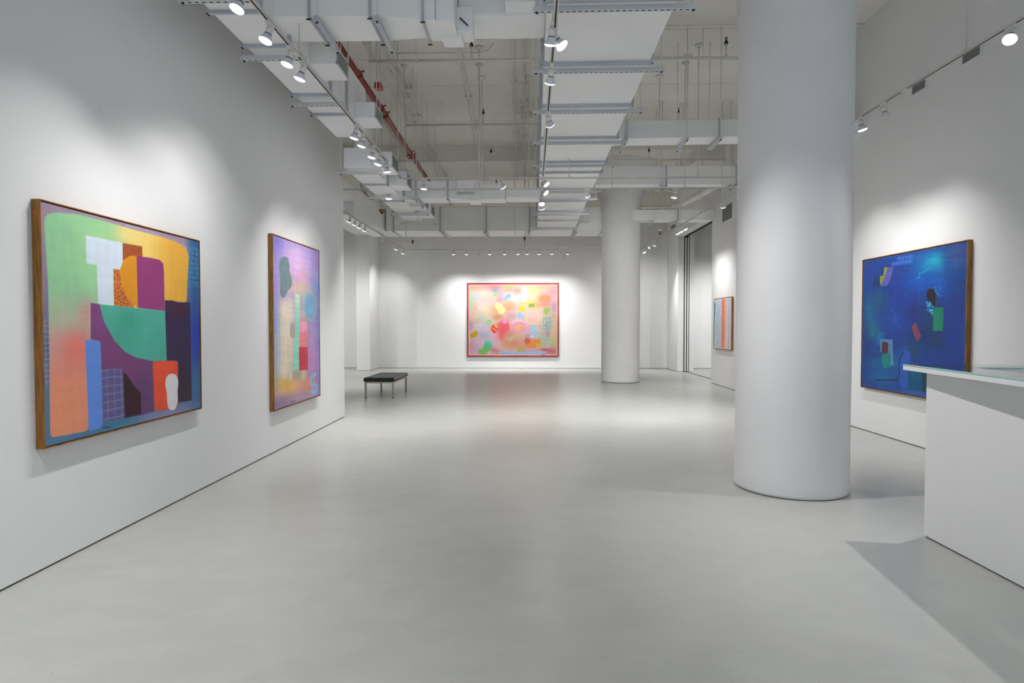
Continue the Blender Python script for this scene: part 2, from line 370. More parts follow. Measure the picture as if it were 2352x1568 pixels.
def paint_mat():
    m = mat('oil_paint_on_canvas', (0.5, 0.5, 0.5), 0.55, spec=0.35); nt = m.node_tree; b = nt.nodes['Principled BSDF']
    a = nt.nodes.new('ShaderNodeAttribute'); a.attribute_name = 'paint'; nt.links.new(a.outputs['Color'], b.inputs['Base Color'])
    tc = nt.nodes.new('ShaderNodeTexCoord'); n = nt.nodes.new('ShaderNodeTexNoise'); n.inputs['Scale'].default_value = 90
    bp = nt.nodes.new('ShaderNodeBump'); bp.inputs['Strength'].default_value = 0.15; bp.inputs['Distance'].default_value = 0.002
    nt.links.new(tc.outputs['Object'], n.inputs['Vector']); nt.links.new(n.outputs['Fac'], bp.inputs['Height']); nt.links.new(bp.outputs[0], b.inputs['Normal']); return m
M['paint'] = paint_mat()
def frame_on(side, a0, a1, z0, z1, depth, label, canvas_fn, fm='wood', gap=0.006, board=0.009, gain=0.92):
    """side: 'L' left wall (runs in +Y), 'R' right wall, 'B' back wall; a0..a1 along the wall"""
    if side == 'L': wx = XL; base = (wx, (a0 + a1) / 2, z0); to3 = lambda a, z, d: (wx + d, a, z)
    elif side == 'R': wx = XR; base = (wx, (a0 + a1) / 2, z0); to3 = lambda a, z, d: (wx - d, a, z)
    else: base = ((a0 + a1) / 2, YB, z0); to3 = lambda a, z, d: (a, YB - d, z)
    t = thing('abstract_painting', label, 'painting', base)
    inv = lambda p: tuple(p[i] - base[i] for i in range(3))
    B = lambda q, a, za, d0, b, zb, d1, m: q.box(inv(to3(a, za, d0)), inv(to3(b, zb, d1)), m)
    q = MB()
    B(q, a0, z0, .002, a0 + board, z1, depth, fm); B(q, a1 - board, z0, .002, a1, z1, depth, fm)
    B(q, a0 + board, z0, .002, a1 - board, z0 + board, depth, fm); B(q, a0 + board, z1 - board, .002, a1 - board, z1, depth, fm)
    q.build('frame', t)
    q = MB(); B(q, a0 + board, z0 + board, .004, a1 - board, z1 - board, depth - 0.022, 'backing'); q.build('backing', t)
    g = board + gap; q = MB(); B(q, a0 + g, z0 + g, depth - 0.022, a1 - g, z1 - g, depth - 0.007, 'backing'); q.build('stretcher', t)
    cw, ch = a1 - a0 - 2 * g, z1 - z0 - 2 * g; d = depth - 0.006
    if side == 'L': xyz = lambda S, T: np.stack([np.full(S.shape, wx + d - base[0]), a0 + g + S - base[1], z0 + g + T - base[2]], -1); st = lambda p: (p.y - a0 - g, p.z - z0 - g)
    elif side == 'R': xyz = lambda S, T: np.stack([np.full(S.shape, wx - d - base[0]), a1 - g - S - base[1], z0 + g + T - base[2]], -1); st = lambda p: (a1 - g - p.y, p.z - z0 - g)
    else: xyz = lambda S, T: np.stack([a0 + g + S - base[0], np.full(S.shape, YB - d - base[1]), z0 + g + T - base[2]], -1); st = lambda p: (p.x - a0 - g, p.z - z0 - g)
    ax, v = {'L': (0, XL + d), 'R': (0, XR - d), 'B': (1, YB - d)}[side]
    def tracer(ox, oy, sc): return lambda x, y: st(on(ox + x / sc, oy + y / sc, ax, v))
    c = canvas_fn(cw, ch, tracer); c.mesh('canvas', xyz, t, gain)
    return t

def art_tall_shapes(wd, ht, tr):                      # the big painting on the left wall
    c = Canvas(wd, ht, 0.0042, tr(60, 440, 2.3762), (130, 120, 150))
    al = np.ones(c.S.shape); T = c.T / ht; S = c.S / wd
    c.mix(sstep((T - 0.45) / 0.5), (168, 146, 166)); c.mix(sstep((0.5 - T) / 0.4), (84, 126, 160))
    c.mix(sstep((S - 0.86) / 0.1), (52, 104, 160)); c.blob(930, 790, 60, 170, (34, 62, 176)); c.blob(925, 480, 40, 120, (38, 92, 158), .7)
    c.blob(935, 1060, 60, 90, (66, 112, 160), .8); c.blob(780, 1230, 160, 60, (160, 145, 186), .9); c.blob(500, 1260, 110, 36, (58, 120, 150), .9)
    c.blob(110, 870, 26, 150, (84, 98, 130), .9); c.grid(c.poly([(86, 700), (132, 700), (132, 1060), (90, 1060)], .02), .034, .034, .007, (166, 170, 180), .7)
    hat = c.poly([(540, 176), (690, 222), (880, 300), (880, 330), (700, 262), (540, 215)], .015); c.grid(hat, .022, .022, .006, (205, 196, 216), .65)
    c.dots(c.poly([(880, 285), (940, 300), (942, 520), (885, 520)], .01), .042, .014, (70, 152, 186), .85, asp=1.2)
    big = c.poly([(98, 165), (108, 128), (150, 113), (300, 127), (450, 168), (600, 212), (740, 248), (820, 276), (872, 308), (888, 350), (880, 480), (876, 604), (758, 592), (757, 650), (405, 640), (352, 640), (350, 800), (336, 960), (340, 1304), (240, 1322), (133, 1342), (128, 900), (120, 500)], .004, True)
    c.fill(big, (152, 212, 160), grain=.03)
    c.blob(420, 300, 120, 170, (178, 220, 150), .6, big); m = big * sstep((S - 0.33) / 0.18) * (T > 0.45); c.mix(m, (244, 212, 120))
    c.mix(big * sstep((S - 0.55) / 0.25) * (T > 0.45), (238, 178, 62)); c.blob(800, 420, 90, 120, (244, 184, 76), .6, big); c.blob(560, 235, 70, 40, (246, 222, 140), .7, big)
    c.mix(big * sstep((0.585 - T) / 0.16) * (S < 0.6), (206, 168, 160)); c.mix(big * sstep((0.44 - T) / 0.2) * (S < 0.6), (232, 146, 120))
    c.blob(280, 860, 100, 110, (238, 118, 108), .85, big); c.blob(190, 1240, 120, 190, (238, 152, 112), .8, big); c.blob(200, 640, 90, 90, (188, 186, 166), .6, big)
    c.blob(330, 660, 50, 80, (214, 150, 160), .7, big); c.grid(c.poly([(290, 600), (350, 600), (350, 730), (280, 720)], .03), .05, .04, .006, (236, 128, 118), .55)
    c.grid(c.poly([(140, 640), (260, 640), (260, 740), (140, 740)], .05), .05, .045, .005, (230, 150, 150), .35)
    c.fill(c.poly([(325, 238), (527, 280), (527, 425), (478, 425), (480, 622), (393, 612), (385, 400), (330, 390)], .004), (216, 230, 244), grain=.015)
    m = c.poly([(527, 280), (633, 299), (636, 365), (527, 372)]); c.fill(m, (158, 70, 34)); c.dots(m, .019, .005, (214, 130, 60), .8)
    m = c.poly([(476, 422), (520, 428), (545, 500), (592, 600), (590, 633), (480, 621)]); c.fill(m, (214, 122, 52)); c.dots(m, .026, .0055, (90, 40, 30), .9, jit=.6)
    c.fill(c.poly([(609, 350), (565, 350), (530, 375), (511, 430), (517, 500), (540, 560), (578, 610), (609, 634)], .004), (226, 150, 28))
    c.fill(c.poly([(603, 351), (680, 361), (728, 372), (748, 392), (752, 430), (757, 650), (610, 634)], .004), (152, 58, 122), grain=.02)
    m = c.poly([(352, 607), (402, 614), (425, 700), (480, 800), (570, 892), (692, 925), (700, 1197), (625, 1220), (420, 1252), (412, 970), (405, 815), (355, 800)], .005); c.fill(m, (122, 66, 118))
    c.blob(400, 720, 50, 90, (140, 76, 142), .7, m); c.blob(640, 1120, 60, 130, (92, 60, 108), .8, m); c.dots(m * c.poly([(630, 930), (695, 930), (700, 1190), (630, 1210)], .02), .042, .014, (108, 76, 126), .6, asp=1.2)
    m = c.poly([(401, 615), (757, 650), (768, 920), (692, 924), (600, 905), (545, 878), (480, 810), (425, 710)], .004); c.fill(m, (78, 176, 156)); c.blob(560, 700, 60, 60, (50, 154, 130), .6, m); c.blob(520, 800, 60, 60, (60, 160, 140), .5, m)
    m = c.poly([(757, 592), (800, 594), (830, 604), (895, 604), (904, 1138), (830, 1150), (828, 924), (768, 921)], .005); c.fill(m, (50, 36, 78)); c.blob(850, 1130, 80, 180, (58, 32, 48), .9, m); c.blob(830, 640, 50, 40, (84, 28, 50), .7, m)
    c.fill(c.poly([(322, 808), (398, 816), (406, 830), (410, 960), (418, 1270), (402, 1292), (342, 1306)], .004), (98, 144, 228), grain=.015)
    m = c.poly([(413, 968), (527, 966), (538, 1236), (422, 1253)]); c.fill(m, (94, 90, 144)); c.grid(m, .075, .057, .009, (138, 134, 164), .8)
    c.fill(c.poly([(530, 985), (548, 995), (566, 1025), (590, 1060), (627, 1098), (628, 1212), (539, 1236)], .006), (50, 22, 36))
    c.fill(c.poly([(690, 925), (829, 922), (826, 1180), (702, 1198), (697, 1080)], .005, True), (238, 84, 50))
    c.fill(c.poly([(793, 991), (822, 1000), (833, 1040), (824, 1090), (829, 1140), (816, 1188), (796, 1194), (776, 1184), (770, 1150), (768, 1100), (757, 1045), (768, 1004)], .004, True), (228, 224, 228), grain=.008)
    c.stroke([(420, 1290), (436, 1283), (442, 1290), (455, 1281), (462, 1286)], .007, (22, 40, 60), .8)
    c.finish(.022); return c
def art_lavender(wd, ht, tr):
    c = Canvas(wd, ht, 0.0058, tr(600, 520, 3.41), (150, 136, 202))
    B = c.blob
    B(110, 110, 70, 120, (112, 104, 206), .8); B(290, 290, 110, 150, (206, 168, 216)); B(320, 420, 60, 90, (226, 150, 176), .7); B(430, 230, 40, 90, (150, 120, 196), .9)
    B(440, 500, 40, 120, (110, 140, 214)); B(110, 500, 40, 160, (150, 120, 200), .6); B(112, 740, 45, 190, (90, 128, 206)); B(115, 1000, 40, 150, (110, 146, 190), .8); B(120, 1200, 50, 110, (128, 152, 156), .9)
    B(445, 900, 30, 260, (112, 124, 204), .9); B(455, 1250, 30, 140, (128, 112, 180), .9); B(190, 640, 60, 130, (216, 190, 190), .95); B(200, 900, 75, 250, (226, 212, 180)); B(200, 1100, 60, 110, (220, 208, 184), .9)
    B(300, 490, 70, 45, (232, 182, 140), .9); B(350, 560, 70, 120, (176, 180, 170), .7); B(330, 690, 50, 50, (236, 170, 160), .8); B(400, 1030, 50, 150, (196, 126, 186), .9); B(395, 850, 40, 120, (190, 150, 190), .7)
    B(230, 1250, 120, 90, (232, 174, 92)); B(180, 1220, 50, 40, (214, 164, 60), .8); B(360, 1240, 50, 60, (236, 130, 90), .8); B(130, 1400, 120, 60, (132, 104, 140)); B(330, 1330, 120, 40, (180, 140, 150), .6)
    c.fill(c.poly([(158, 600), (255, 560), (262, 900), (245, 1200), (155, 1200), (150, 900)], .07, True), (226, 210, 186), .6)
    m = c.poly([(200, 880), (262, 880), (250, 1120), (205, 1200)], .03); c.dots(m, .032, .009, (150, 140, 120), .5)
    c.dots(c.poly([(250, 190), (340, 190), (340, 260), (250, 260)], .03), .04, .01, (220, 180, 226), .5)
    c.fill(c.poly([(182, 232), (208, 244), (220, 290), (222, 360), (242, 410), (238, 470), (205, 508), (192, 545), (168, 562), (147, 530), (148, 400), (138, 310), (150, 250)], .006, True), (100, 122, 126), grain=.06)
    m = c.poly([(266, 528), (300, 532), (303, 720), (296, 880), (297, 1127), (246, 1123), (254, 950), (266, 800)], .008); c.fill(m, (132, 212, 186)); c.blob(284, 560, 50, 90, (186, 222, 168), .9, m)
    c.fill(c.poly([(303, 740), (360, 742), (361, 830), (300, 830)], .01), (244, 152, 172)); c.fill(c.poly([(299, 830), (361, 830), (362, 942), (296, 942)], .006), (240, 122, 134)); c.fill(c.poly([(296, 943), (363, 943), (366, 1125), (297, 1127)], .005), (204, 42, 66))
    c.fill(c.poly([(236, 750), (262, 752), (264, 870), (232, 873), (225, 850), (225, 770)], .006), (172, 156, 150))
    m = c.ell(380, 625, 40, 92, .1); c.mix(c.ell(380, 625, 52, 120, .3) * .6, (132, 184, 180)); c.fill(m, (112, 164, 204)); c.stroke([(372, 640), (385, 600), (392, 640), (372, 660), (364, 690)], .02, (96, 196, 190), .7)
    m = c.poly([(248, 1127), (312, 1128), (312, 1195), (245, 1200)], .008); c.fill(m, (196, 184, 160)); c.dots(m, .022, .007, (100, 90, 90), .9); c.fill(c.poly([(314, 1128), (352, 1125), (345, 1205), (312, 1200)], .02), (210, 200, 130), .8)
    c.stroke([(424, 1155), (398, 1180), (388, 1215), (400, 1240), (430, 1240), (436, 1270), (420, 1296), (398, 1292)], .055, (120, 182, 222), .95)
    c.stroke([(230, 1378), (240, 1372), (250, 1374), (262, 1366), (270, 1370)], .012, (70, 40, 60), .7); c.C = c.C * .9 + 24; c.finish(.05); return c
def art_pink(wd, ht, tr):
    c = Canvas(wd, ht, 0.0085, tr(1050, 630, 7.4654), (232, 196, 186)); B = c.blob; P = lambda pts, col, soft=.012, sm=True, al=1.0: c.fill(c.poly(pts, soft, sm), col, al, grain=.02)
    n = c.noise(.5, .5, 3, 21)
    c.mix(sstep((n - .45) * 3) * .5, (240, 180, 190)); n = c.noise(.45, .45, 3, 22); c.mix(sstep((n - .5) * 3) * .45, (206, 200, 214))
    for a in ((300, 260, 130, 60, (236, 178, 140)), (650, 210, 130, 40, (232, 140, 150)), (900, 215, 110, 40, (176, 186, 112)), (880, 270, 90, 30, (206, 160, 120)), (320, 380, 120, 100, (222, 226, 238)), (420, 560, 160, 140, (246, 224, 222)),
              (230, 430, 50, 150, (190, 224, 180)), (380, 720, 130, 60, (248, 214, 160)), (500, 600, 50, 130, (250, 224, 168)), (480, 330, 120, 50, (240, 226, 200)), (560, 520, 40, 120, (222, 206, 206)), (660, 270, 70, 40, (160, 160, 184)),
              (740, 330, 60, 60, (212, 170, 196)), (740, 430, 50, 40, (232, 130, 170)), (820, 440, 90, 60, (186, 196, 206)), (900, 500, 110, 50, (206, 178, 128)), (900, 580, 130, 50, (236, 164, 120)), (650, 600, 70, 70, (238, 180, 110)), (700, 730, 90, 60, (214, 150, 96)),
              (1000, 380, 80, 90, (224, 206, 216)), (1040, 280, 90, 60, (236, 148, 140)), (1320, 250, 160, 60, (228, 218, 130)), (1280, 380, 120, 70, (222, 220, 166)), (1200, 500, 110, 60, (244, 208, 96)), (1400, 430, 50, 110, (206, 206, 110)), (1320, 540, 70, 60, (246, 206, 96)),
              (1500, 400, 130, 110, (240, 150, 140)), (1500, 520, 160, 50, (240, 146, 120)), (1640, 300, 90, 90, (222, 158, 170)), (1660, 560, 50, 120, (190, 156, 190)), (1480, 230, 140, 40, (240, 178, 150)),
              (1080, 620, 110, 90, (206, 202, 216)), (930, 700, 100, 70, (214, 180, 186)), (430, 760, 120, 80, (198, 214, 206)), (300, 800, 90, 40, (226, 190, 166)), (400, 900, 150, 60, (204, 206, 226)), (230, 880, 40, 80, (176, 160, 190)), (470, 1050, 110, 70, (158, 194, 232)),
              (300, 1120, 80, 80, (214, 182, 196)), (620, 1080, 90, 90, (222, 188, 216)), (500, 1200, 200, 120, (230, 190, 218)), (240, 1250, 70, 110, (206, 166, 160)), (330, 1300, 80, 80, (222, 170, 214)), (650, 1300, 90, 60, (206, 120, 126)), (700, 1230, 60, 60, (236, 196, 216)),
              (790, 950, 110, 120, (238, 92, 100)), (760, 1070, 60, 70, (240, 100, 90)), (850, 860, 60, 80, (240, 112, 130)), (900, 1020, 120, 60, (214, 150, 120)), (1060, 820, 150, 60, (238, 204, 214)), (1240, 920, 60, 100, (222, 186, 206)), (960, 1180, 220, 110, (216, 144, 116)),
              (1530, 850, 110, 190, (154, 186, 190)), (1660, 900, 60, 160, (216, 190, 160)), (1480, 1120, 110, 100, (170, 196, 170)), (1560, 1180, 90, 60, (150, 212, 180)), (1660, 1150, 50, 120, (200, 190, 110)), (1430, 760, 80, 90, (222, 206, 190)),
              (1200, 1060, 60, 60, (196, 160, 196)), (1230, 1180, 70, 60, (220, 120, 80)), (1480, 1200, 80, 60, (190, 170, 160)), (1620, 1320, 130, 60, (206, 110, 130)), (1300, 1290, 180, 30, (222, 164, 196)), (1500, 1290, 90, 20, (210, 80, 90))): B(*a, .92)
    c.dots(c.poly([(840, 660), (1000, 660), (1000, 790), (850, 790)], .05), .05, .014, (180, 110, 130), .7); c.grid(c.poly([(230, 250), (600, 250), (600, 400), (240, 400)], .06), .04, 0, .012, (250, 236, 214), .5)
    c.grid(c.poly([(780, 500), (1020, 500), (1020, 640), (760, 700)], .05), 0, .03, .012, (236, 150, 100), .4); c.grid(c.poly([(1460, 740), (1620, 740), (1620, 960), (1460, 960)], .05), .04, .04, .01, (120, 160, 170), .5)
    c.dots(c.poly([(1610, 800), (1700, 760), (1700, 1250), (1600, 1180)], .03), .05, .016, (244, 214, 150), .8); c.dots(c.poly([(1440, 1120), (1590, 1140), (1590, 1260), (1440, 1250)], .04), .05, .014, (244, 232, 224), .8)
    c.dots(c.ell(325, 385, 70, 65, .3), .045, .011, (130, 150, 196), .7); c.grid(c.poly([(270, 460), (350, 460), (350, 630), (270, 620)], .02), .07, .07, .014, (206, 196, 84), .8)
    c.dots(c.poly([(720, 1000), (750, 1200), (840, 1320), (800, 1330), (720, 1230)], .03), .06, .016, (250, 226, 226), .7)
    P([(1105, 240), (1150, 218), (1200, 240), (1198, 320), (1180, 360), (1192, 440), (1165, 476), (1120, 475), (1094, 430), (1095, 360), (1106, 320)], (226, 238, 248))
    P([(640, 520), (690, 484), (770, 505), (782, 555), (826, 580), (828, 632), (795, 672), (750, 682), (706, 660), (696, 610), (648, 570)], (252, 232, 164))
    P([(805, 420), (840, 350), (880, 328), (925, 345), (918, 410), (870, 395), (835, 432)], (140, 180, 236), .02); P([(920, 370), (1000, 340), (1050, 380), (1045, 470), (1010, 485), (935, 430)], (220, 220, 208), .03, al=.8)
    P([(1050, 632), (1048, 590), (1075, 552), (1120, 540), (1162, 570), (1160, 632)], (250, 206, 46), .015, False); P([(1226, 505), (1324, 502), (1326, 562), (1226, 565)], (140, 174, 74), .012, False)
    P([(1475, 610), (1500, 575), (1560, 562), (1600, 590), (1590, 630), (1560, 650), (1530, 695), (1480, 680)], (158, 190, 96)); c.fill(c.ell(660, 340, 42, 38, .4), (160, 210, 150)); c.fill(c.ell(550, 815, 44, 46, .2), (162, 216, 146))
    P([(220, 1030), (245, 1000), (275, 1002), (300, 960), (340, 960), (356, 1010), (340, 1060), (280, 1090), (230, 1085)], (204, 170, 46), .02)
    c.fill(c.ell(1318, 740, 84, 100, .15), (246, 196, 190)); c.mix(c.ell(1300, 740, 112, 115, ring=.16) * .7, (250, 226, 150)); c.fill(c.ell(1510, 420, 100, 76, .2), (240, 140, 120), .8); c.fill(c.ell(1505, 415, 50, 46, .35), (236, 150, 90), .85)
    c.fill(c.ell(1060, 910, 125, 100, .15), (238, 156, 190), .9); c.fill(c.ell(1065, 910, 88, 62, .2), (246, 180, 140)); c.fill(c.ell(1070, 705, 50, 46, .2), (160, 200, 236), .9); c.fill(c.ell(1120, 740, 32, 40, .3), (170, 208, 230), .7)
    P([(570, 910), (610, 870), (680, 850), (705, 880), (690, 1000), (620, 1008), (585, 960)], (238, 84, 62), .015, False); P([(632, 868), (670, 858), (700, 900), (690, 920), (655, 905)], (250, 206, 70), .012); c.stroke([(575, 915), (620, 925), (645, 945), (690, 990)], .03, (250, 190, 170), .8)
    P([(700, 830), (800, 770), (860, 800), (905, 930), (820, 1000), (740, 1060), (705, 960)], (242, 92, 112), .03, al=.75); c.fill(c.ell(815, 810, 38, 32, .2), (244, 160, 206))
    P([(1278, 880), (1345, 868), (1350, 980), (1375, 1040), (1420, 1085), (1330, 1080), (1270, 990)], (154, 212, 244), .015, False); P([(1235, 1045), (1275, 1045), (1285, 1010), (1310, 1040), (1335, 1060), (1300, 1075), (1285, 1100), (1265, 1075)], (210, 224, 246)); c.stroke([(1235, 1045), (1275, 1045), (1285, 1008), (1310, 1038), (1340, 1055), (1300, 1080), (1285, 1104), (1262, 1078)], .014, (206, 110, 160), .7)
    P([(1160, 1230), (1210, 1190), (1260, 1160), (1270, 1110), (1430, 1105), (1432, 1240), (1300, 1260), (1165, 1258)], (244, 144, 76), .015, False); c.fill(c.ell(1205, 1140, 52, 50, .15), (210, 112, 76)); P([(1345, 1180), (1432, 1180), (1432, 1250), (1350, 1252)], (214, 196, 50), .02, False)
    P([(455, 1180), (475, 1135), (540, 1118), (600, 1150), (600, 1200), (560, 1230), (480, 1230)], (126, 212, 188)); c.fill(c.ell(520, 1242, 76, 66, .08), (92, 200, 150)); c.fill(c.ell(446, 1320, 86, 60, .08), (132, 200, 104))
    P([(860, 1110), (950, 1035), (1150, 1025), (1152, 1100), (950, 1115), (905, 1150)], (214, 190, 146), .02, al=.8); c.grid(c.poly([(870, 1100), (950, 1040), (1150, 1030), (1150, 1095), (950, 1110)], .02), .045, 0, .012, (190, 140, 100), .5)
    m = c.poly([(740, 1180), (930, 1130), (900, 1300), (800, 1300)], .04); c.dots(m, .11, .034, (214, 176, 110), .7); c.fill(c.ell(1090, 1285, 76, 54, .1), (196, 176, 112))
    P([(730, 1320), (1010, 1312), (1060, 1340), (1110, 1345), (1160, 1315), (1515, 1322), (1515, 1368), (730, 1372)], (168, 196, 236), .02, False); P([(1520, 1010), (1560, 965), (1600, 985), (1590, 1040), (1560, 1095), (1535, 1060)], (208, 156, 176)); c.fill(c.ell(1660, 718, 26, 30, .3), (244, 180, 96))
    c.stroke([(310, 880), (350, 868), (440, 872)], .05, (244, 210, 220), .8); c.stroke([(378, 850), (380, 905)], .035, (244, 210, 220), .8); c.stroke([(990, 330), (1010, 355)], .03, (220, 130, 130), .7)
    c.dots(c.poly([(1380, 800), (1450, 650), (1600, 700), (1480, 980), (1370, 1010)], .04), .12, .034, (250, 210, 160), .7)
    # painted red border with a thin pale line
    e = np.minimum(np.minimum(c.S, wd - c.S), np.minimum(c.T, ht - c.T)); n = c.noise(.5, .5, 2, 33)
    c.mix(sstep((.070 - e) / .01), (250, 206, 190)); rd = np.array([216, 70, 88]) * np.ones(c.C.shape); rd = rd * (1 - (n * (c.S > wd * .9))[..., None]) + np.array([244, 130, 84]) * (n * (c.S > wd * .9))[..., None]
    m = (sstep((.046 - e) / .01))[..., None]; c.C = c.C * (1 - m) + rd * m; c.mix(sstep((n - .5) * 4) * m[..., 0] * .5, (240, 120, 130))
    c.stroke([(1450, 1381), (1475, 1384), (1505, 1380)], .016, (60, 40, 50), .8); c.finish(.03); return c
def art_stripes(wd, ht, tr):
    c = Canvas(wd, ht, 0.006, tr(1540, 440, 3.406), (214, 206, 214)); P = lambda a, b, col, al=.9, s=.025: c.fill(c.poly([(a, 838), (b, 834), (b - 4, 1234), (a - 4, 1226)], s), col, al, grain=.05)
    c.blob(375, 1000, 20, 200, (190, 204, 226), .9); P(333, 341, (222, 222, 210)); P(350, 356, (246, 236, 220)); P(358, 400, (196, 204, 222), .8, .05); c.blob(372, 960, 12, 60, (170, 196, 232), .7)
    P(403, 420, (238, 110, 96), .95, .02); P(420, 424, (244, 180, 60), .95, .012); P(424, 434, (246, 190, 120), .9, .02); P(434, 452, (236, 212, 222), .9, .03); P(453, 458, (160, 190, 220), .9, .012)
    c.fill(c.poly([(342, 880), (347, 852), (353, 880), (349, 1000), (342, 1210), (337, 1210)], .012), (44, 150, 130)); c.blob(345, 1100, 6, 120, (120, 206, 176), .8)
    c.dots(c.poly([(400, 836), (434, 836), (430, 1230), (398, 1230)], .01), .06, .02, (250, 150, 120), .5, asp=2.); e = np.minimum(np.minimum(c.S, wd - c.S), np.minimum(c.T, ht - c.T)); c.mix(sstep((.03 - e) / .02), (232, 224, 214)); c.finish(.03); return c
def art_blue(wd, ht, tr):
    c = Canvas(wd, ht, 0.0062, tr(1960, 540, 4.0207), (30, 58, 150)); B = c.blob
    for a in ((150, 350, 120, 160, (44, 70, 176)), (110, 260, 60, 60, (92, 74, 150)), (90, 1380, 60, 60, (70, 60, 150)), (560, 200, 240, 40, (58, 76, 172)), (350, 560, 170, 190, (24, 50, 160)), (380, 780, 140, 120, (38, 66, 172)), (240, 600, 90, 130, (36, 80, 130)),
              (140, 700, 60, 130, (28, 106, 160)), (160, 880, 80, 100, (30, 120, 146)), (330, 380, 90, 90, (46, 52, 140)), (720, 270, 190, 130, (10, 124, 196)), (760, 220, 70, 60, (20, 160, 206)), (620, 430, 150, 100, (12, 84, 196)), (800, 450, 90, 110, (14, 90, 206)), (930, 380, 90, 140, (14, 74, 160)),
              (960, 240, 60, 80, (60, 90, 186)), (960, 170, 110, 110, (92, 84, 160)), (1010, 600, 60, 250, (28, 64, 150)), (560, 700, 90, 80, (46, 42, 126)), (650, 900, 140, 120, (22, 50, 120)), (540, 1060, 100, 90, (18, 72, 116)), (700, 760, 60, 80, (44, 60, 110)), (790, 970, 90, 90, (32, 58, 96)),
              (930, 950, 110, 160, (28, 56, 160)), (900, 1100, 160, 70, (34, 62, 150)), (270, 1320, 130, 80, (42, 100, 176)), (200, 1200, 110, 110, (24, 90, 160)), (380, 1180, 90, 90, (22, 94, 160)), (110, 1000, 50, 200, (44, 60, 140)), (520, 1300, 110, 110, (60, 84, 196)), (460, 1090, 60, 60, (48, 84, 186)), (580, 1470, 160, 40, (96, 100, 190)), (780, 1300, 200, 160, (34, 60, 160))): B(*a, .85)
    n = c.noise(.03, .25, 3, 41); c.mix(sstep((n - .55) * 4) * .22, (20, 110, 170)); n = c.noise(.25, .03, 3, 42); c.mix(sstep((n - .58) * 4) * .2, (20, 34, 110))
    e = np.minimum(np.minimum(c.S, wd - c.S), np.minimum(c.T, ht - c.T)); c.mix(sstep((.045 - e) / .05) * .6, (96, 82, 140))
    m = c.poly([(350, 248), (400, 236), (402, 200), (548, 182), (548, 264), (350, 288)], .01); c.mix(m * .35, (54, 90, 200)); c.grid(m, .068, .068, .024, (80, 110, 210), .8)
    P = lambda pts, col, soft=.008, sm=False, al=1.0: c.fill(c.poly(pts, soft, sm), col, al, grain=.03)
    P([(185, 400), (250, 380), (255, 478), (188, 480)], (20, 50, 106), .02, al=.8); P([(285, 298), (318, 294), (300, 370), (270, 455), (248, 458), (245, 378), (278, 372)], (178, 140, 44)); P([(318, 296), (376, 290), (345, 400), (318, 462), (262, 474), (248, 470), (290, 380)], (116, 84, 178))
    c.dots(c.poly([(345, 395), (400, 300), (490, 380), (420, 460), (320, 462)], .04), .028, .006, (70, 96, 190), .7)
    c.stroke([(588, 392), (615, 385), (608, 358), (640, 345), (680, 322), (700, 300)], .012, (40, 150, 216), .8); c.stroke([(345, 665), (372, 705), (392, 745), (420, 768), (400, 782), (372, 765), (370, 790), (412, 810), (428, 836), (405, 850)], .009, (70, 120, 206), .8); c.stroke([(405, 850), (380, 870), (372, 888)], .008, (60, 110, 200), .6)
    c.grid(c.poly([(660, 200), (830, 200), (830, 330), (640, 330)], .05), 0, .025, .009, (60, 176, 214), .45)
    c.dots(c.poly([(745, 480), (800, 475), (815, 560), (770, 572), (760, 520)], .02), .05, .012, (140, 176, 230), .8, jit=.7); m = c.poly([(670, 612), (725, 618), (750, 680), (740, 745), (690, 700)], .015); c.mix(m * .6, (16, 110, 180)); c.dots(m, .045, .013, (150, 206, 236), .85, jit=.6)
    P([(762, 570), (800, 572), (818, 610), (820, 668), (765, 668)], (46, 58, 138)); P([(676, 530), (690, 500), (716, 491), (745, 502), (760, 535), (762, 600), (756, 660), (735, 655), (722, 620), (688, 606), (675, 575)], (50, 28, 48), .007, True)
    P([(748, 668), (833, 665), (832, 780), (824, 882), (732, 884), (738, 780)], (12, 122, 110)); P([(535, 845), (576, 800), (628, 935), (592, 984), (572, 955)], (160, 62, 96)); P([(532, 1070), (585, 1060), (580, 1150), (532, 1150)], (24, 64, 124), .02, al=.8)
    m = c.poly([(245, 955), (362, 965), (372, 1200), (340, 1205), (345, 1100), (322, 1090), (250, 1080)], .012); c.mix(m * .45, (120, 130, 190)); c.dots(m, .022, .006, (196, 200, 220), .9); P([(262, 990), (290, 982), (322, 990), (322, 1080), (312, 1092), (262, 1088)], (110, 40, 62)); P([(262, 1092), (345, 1095), (340, 1190), (325, 1225), (290, 1232), (262, 1200)], (18, 116, 130), .01, True)
    for k in range(6): c.stroke([(236 + k * 9, 885 + k * 3), (205 + k * 11, 1008 + k * 2)], .012, (30, 130, 196), .7)
    P([(440, 1100), (470, 1070), (525, 1078), (535, 1195), (500, 1240), (505, 1420), (430, 1400), (420, 1250)], (58, 88, 196), .02, al=.8); P([(502, 1240), (633, 1240), (633, 1440), (506, 1424)], (2, 82, 136)); P([(636, 1240), (700, 1240), (700, 1452), (636, 1442)], (28, 62, 86))
    c.stroke([(460, 1075), (445, 1120), (428, 1170), (424, 1250), (418, 1310), (395, 1334), (330, 1338), (260, 1335), (215, 1342)], .025, (24, 50, 90), .85); c.C = 255 * (c.C / 255) ** 1.08 * np.array([.80, 1.14, .98]); c.finish(.05); return c
frame_on('L', 3.655, 5.475, 0.752, 2.256, 0.055, 'large multicoloured abstract painting with a white T shape and teal quarter, nearest on left wall', art_tall_shapes, board=.007)
frame_on('L', 7.075, 8.69, 0.503, 2.556, 0.055, 'tall lavender abstract painting with grey blob and red rectangle, second on left wall', art_lavender, gain=1.0)
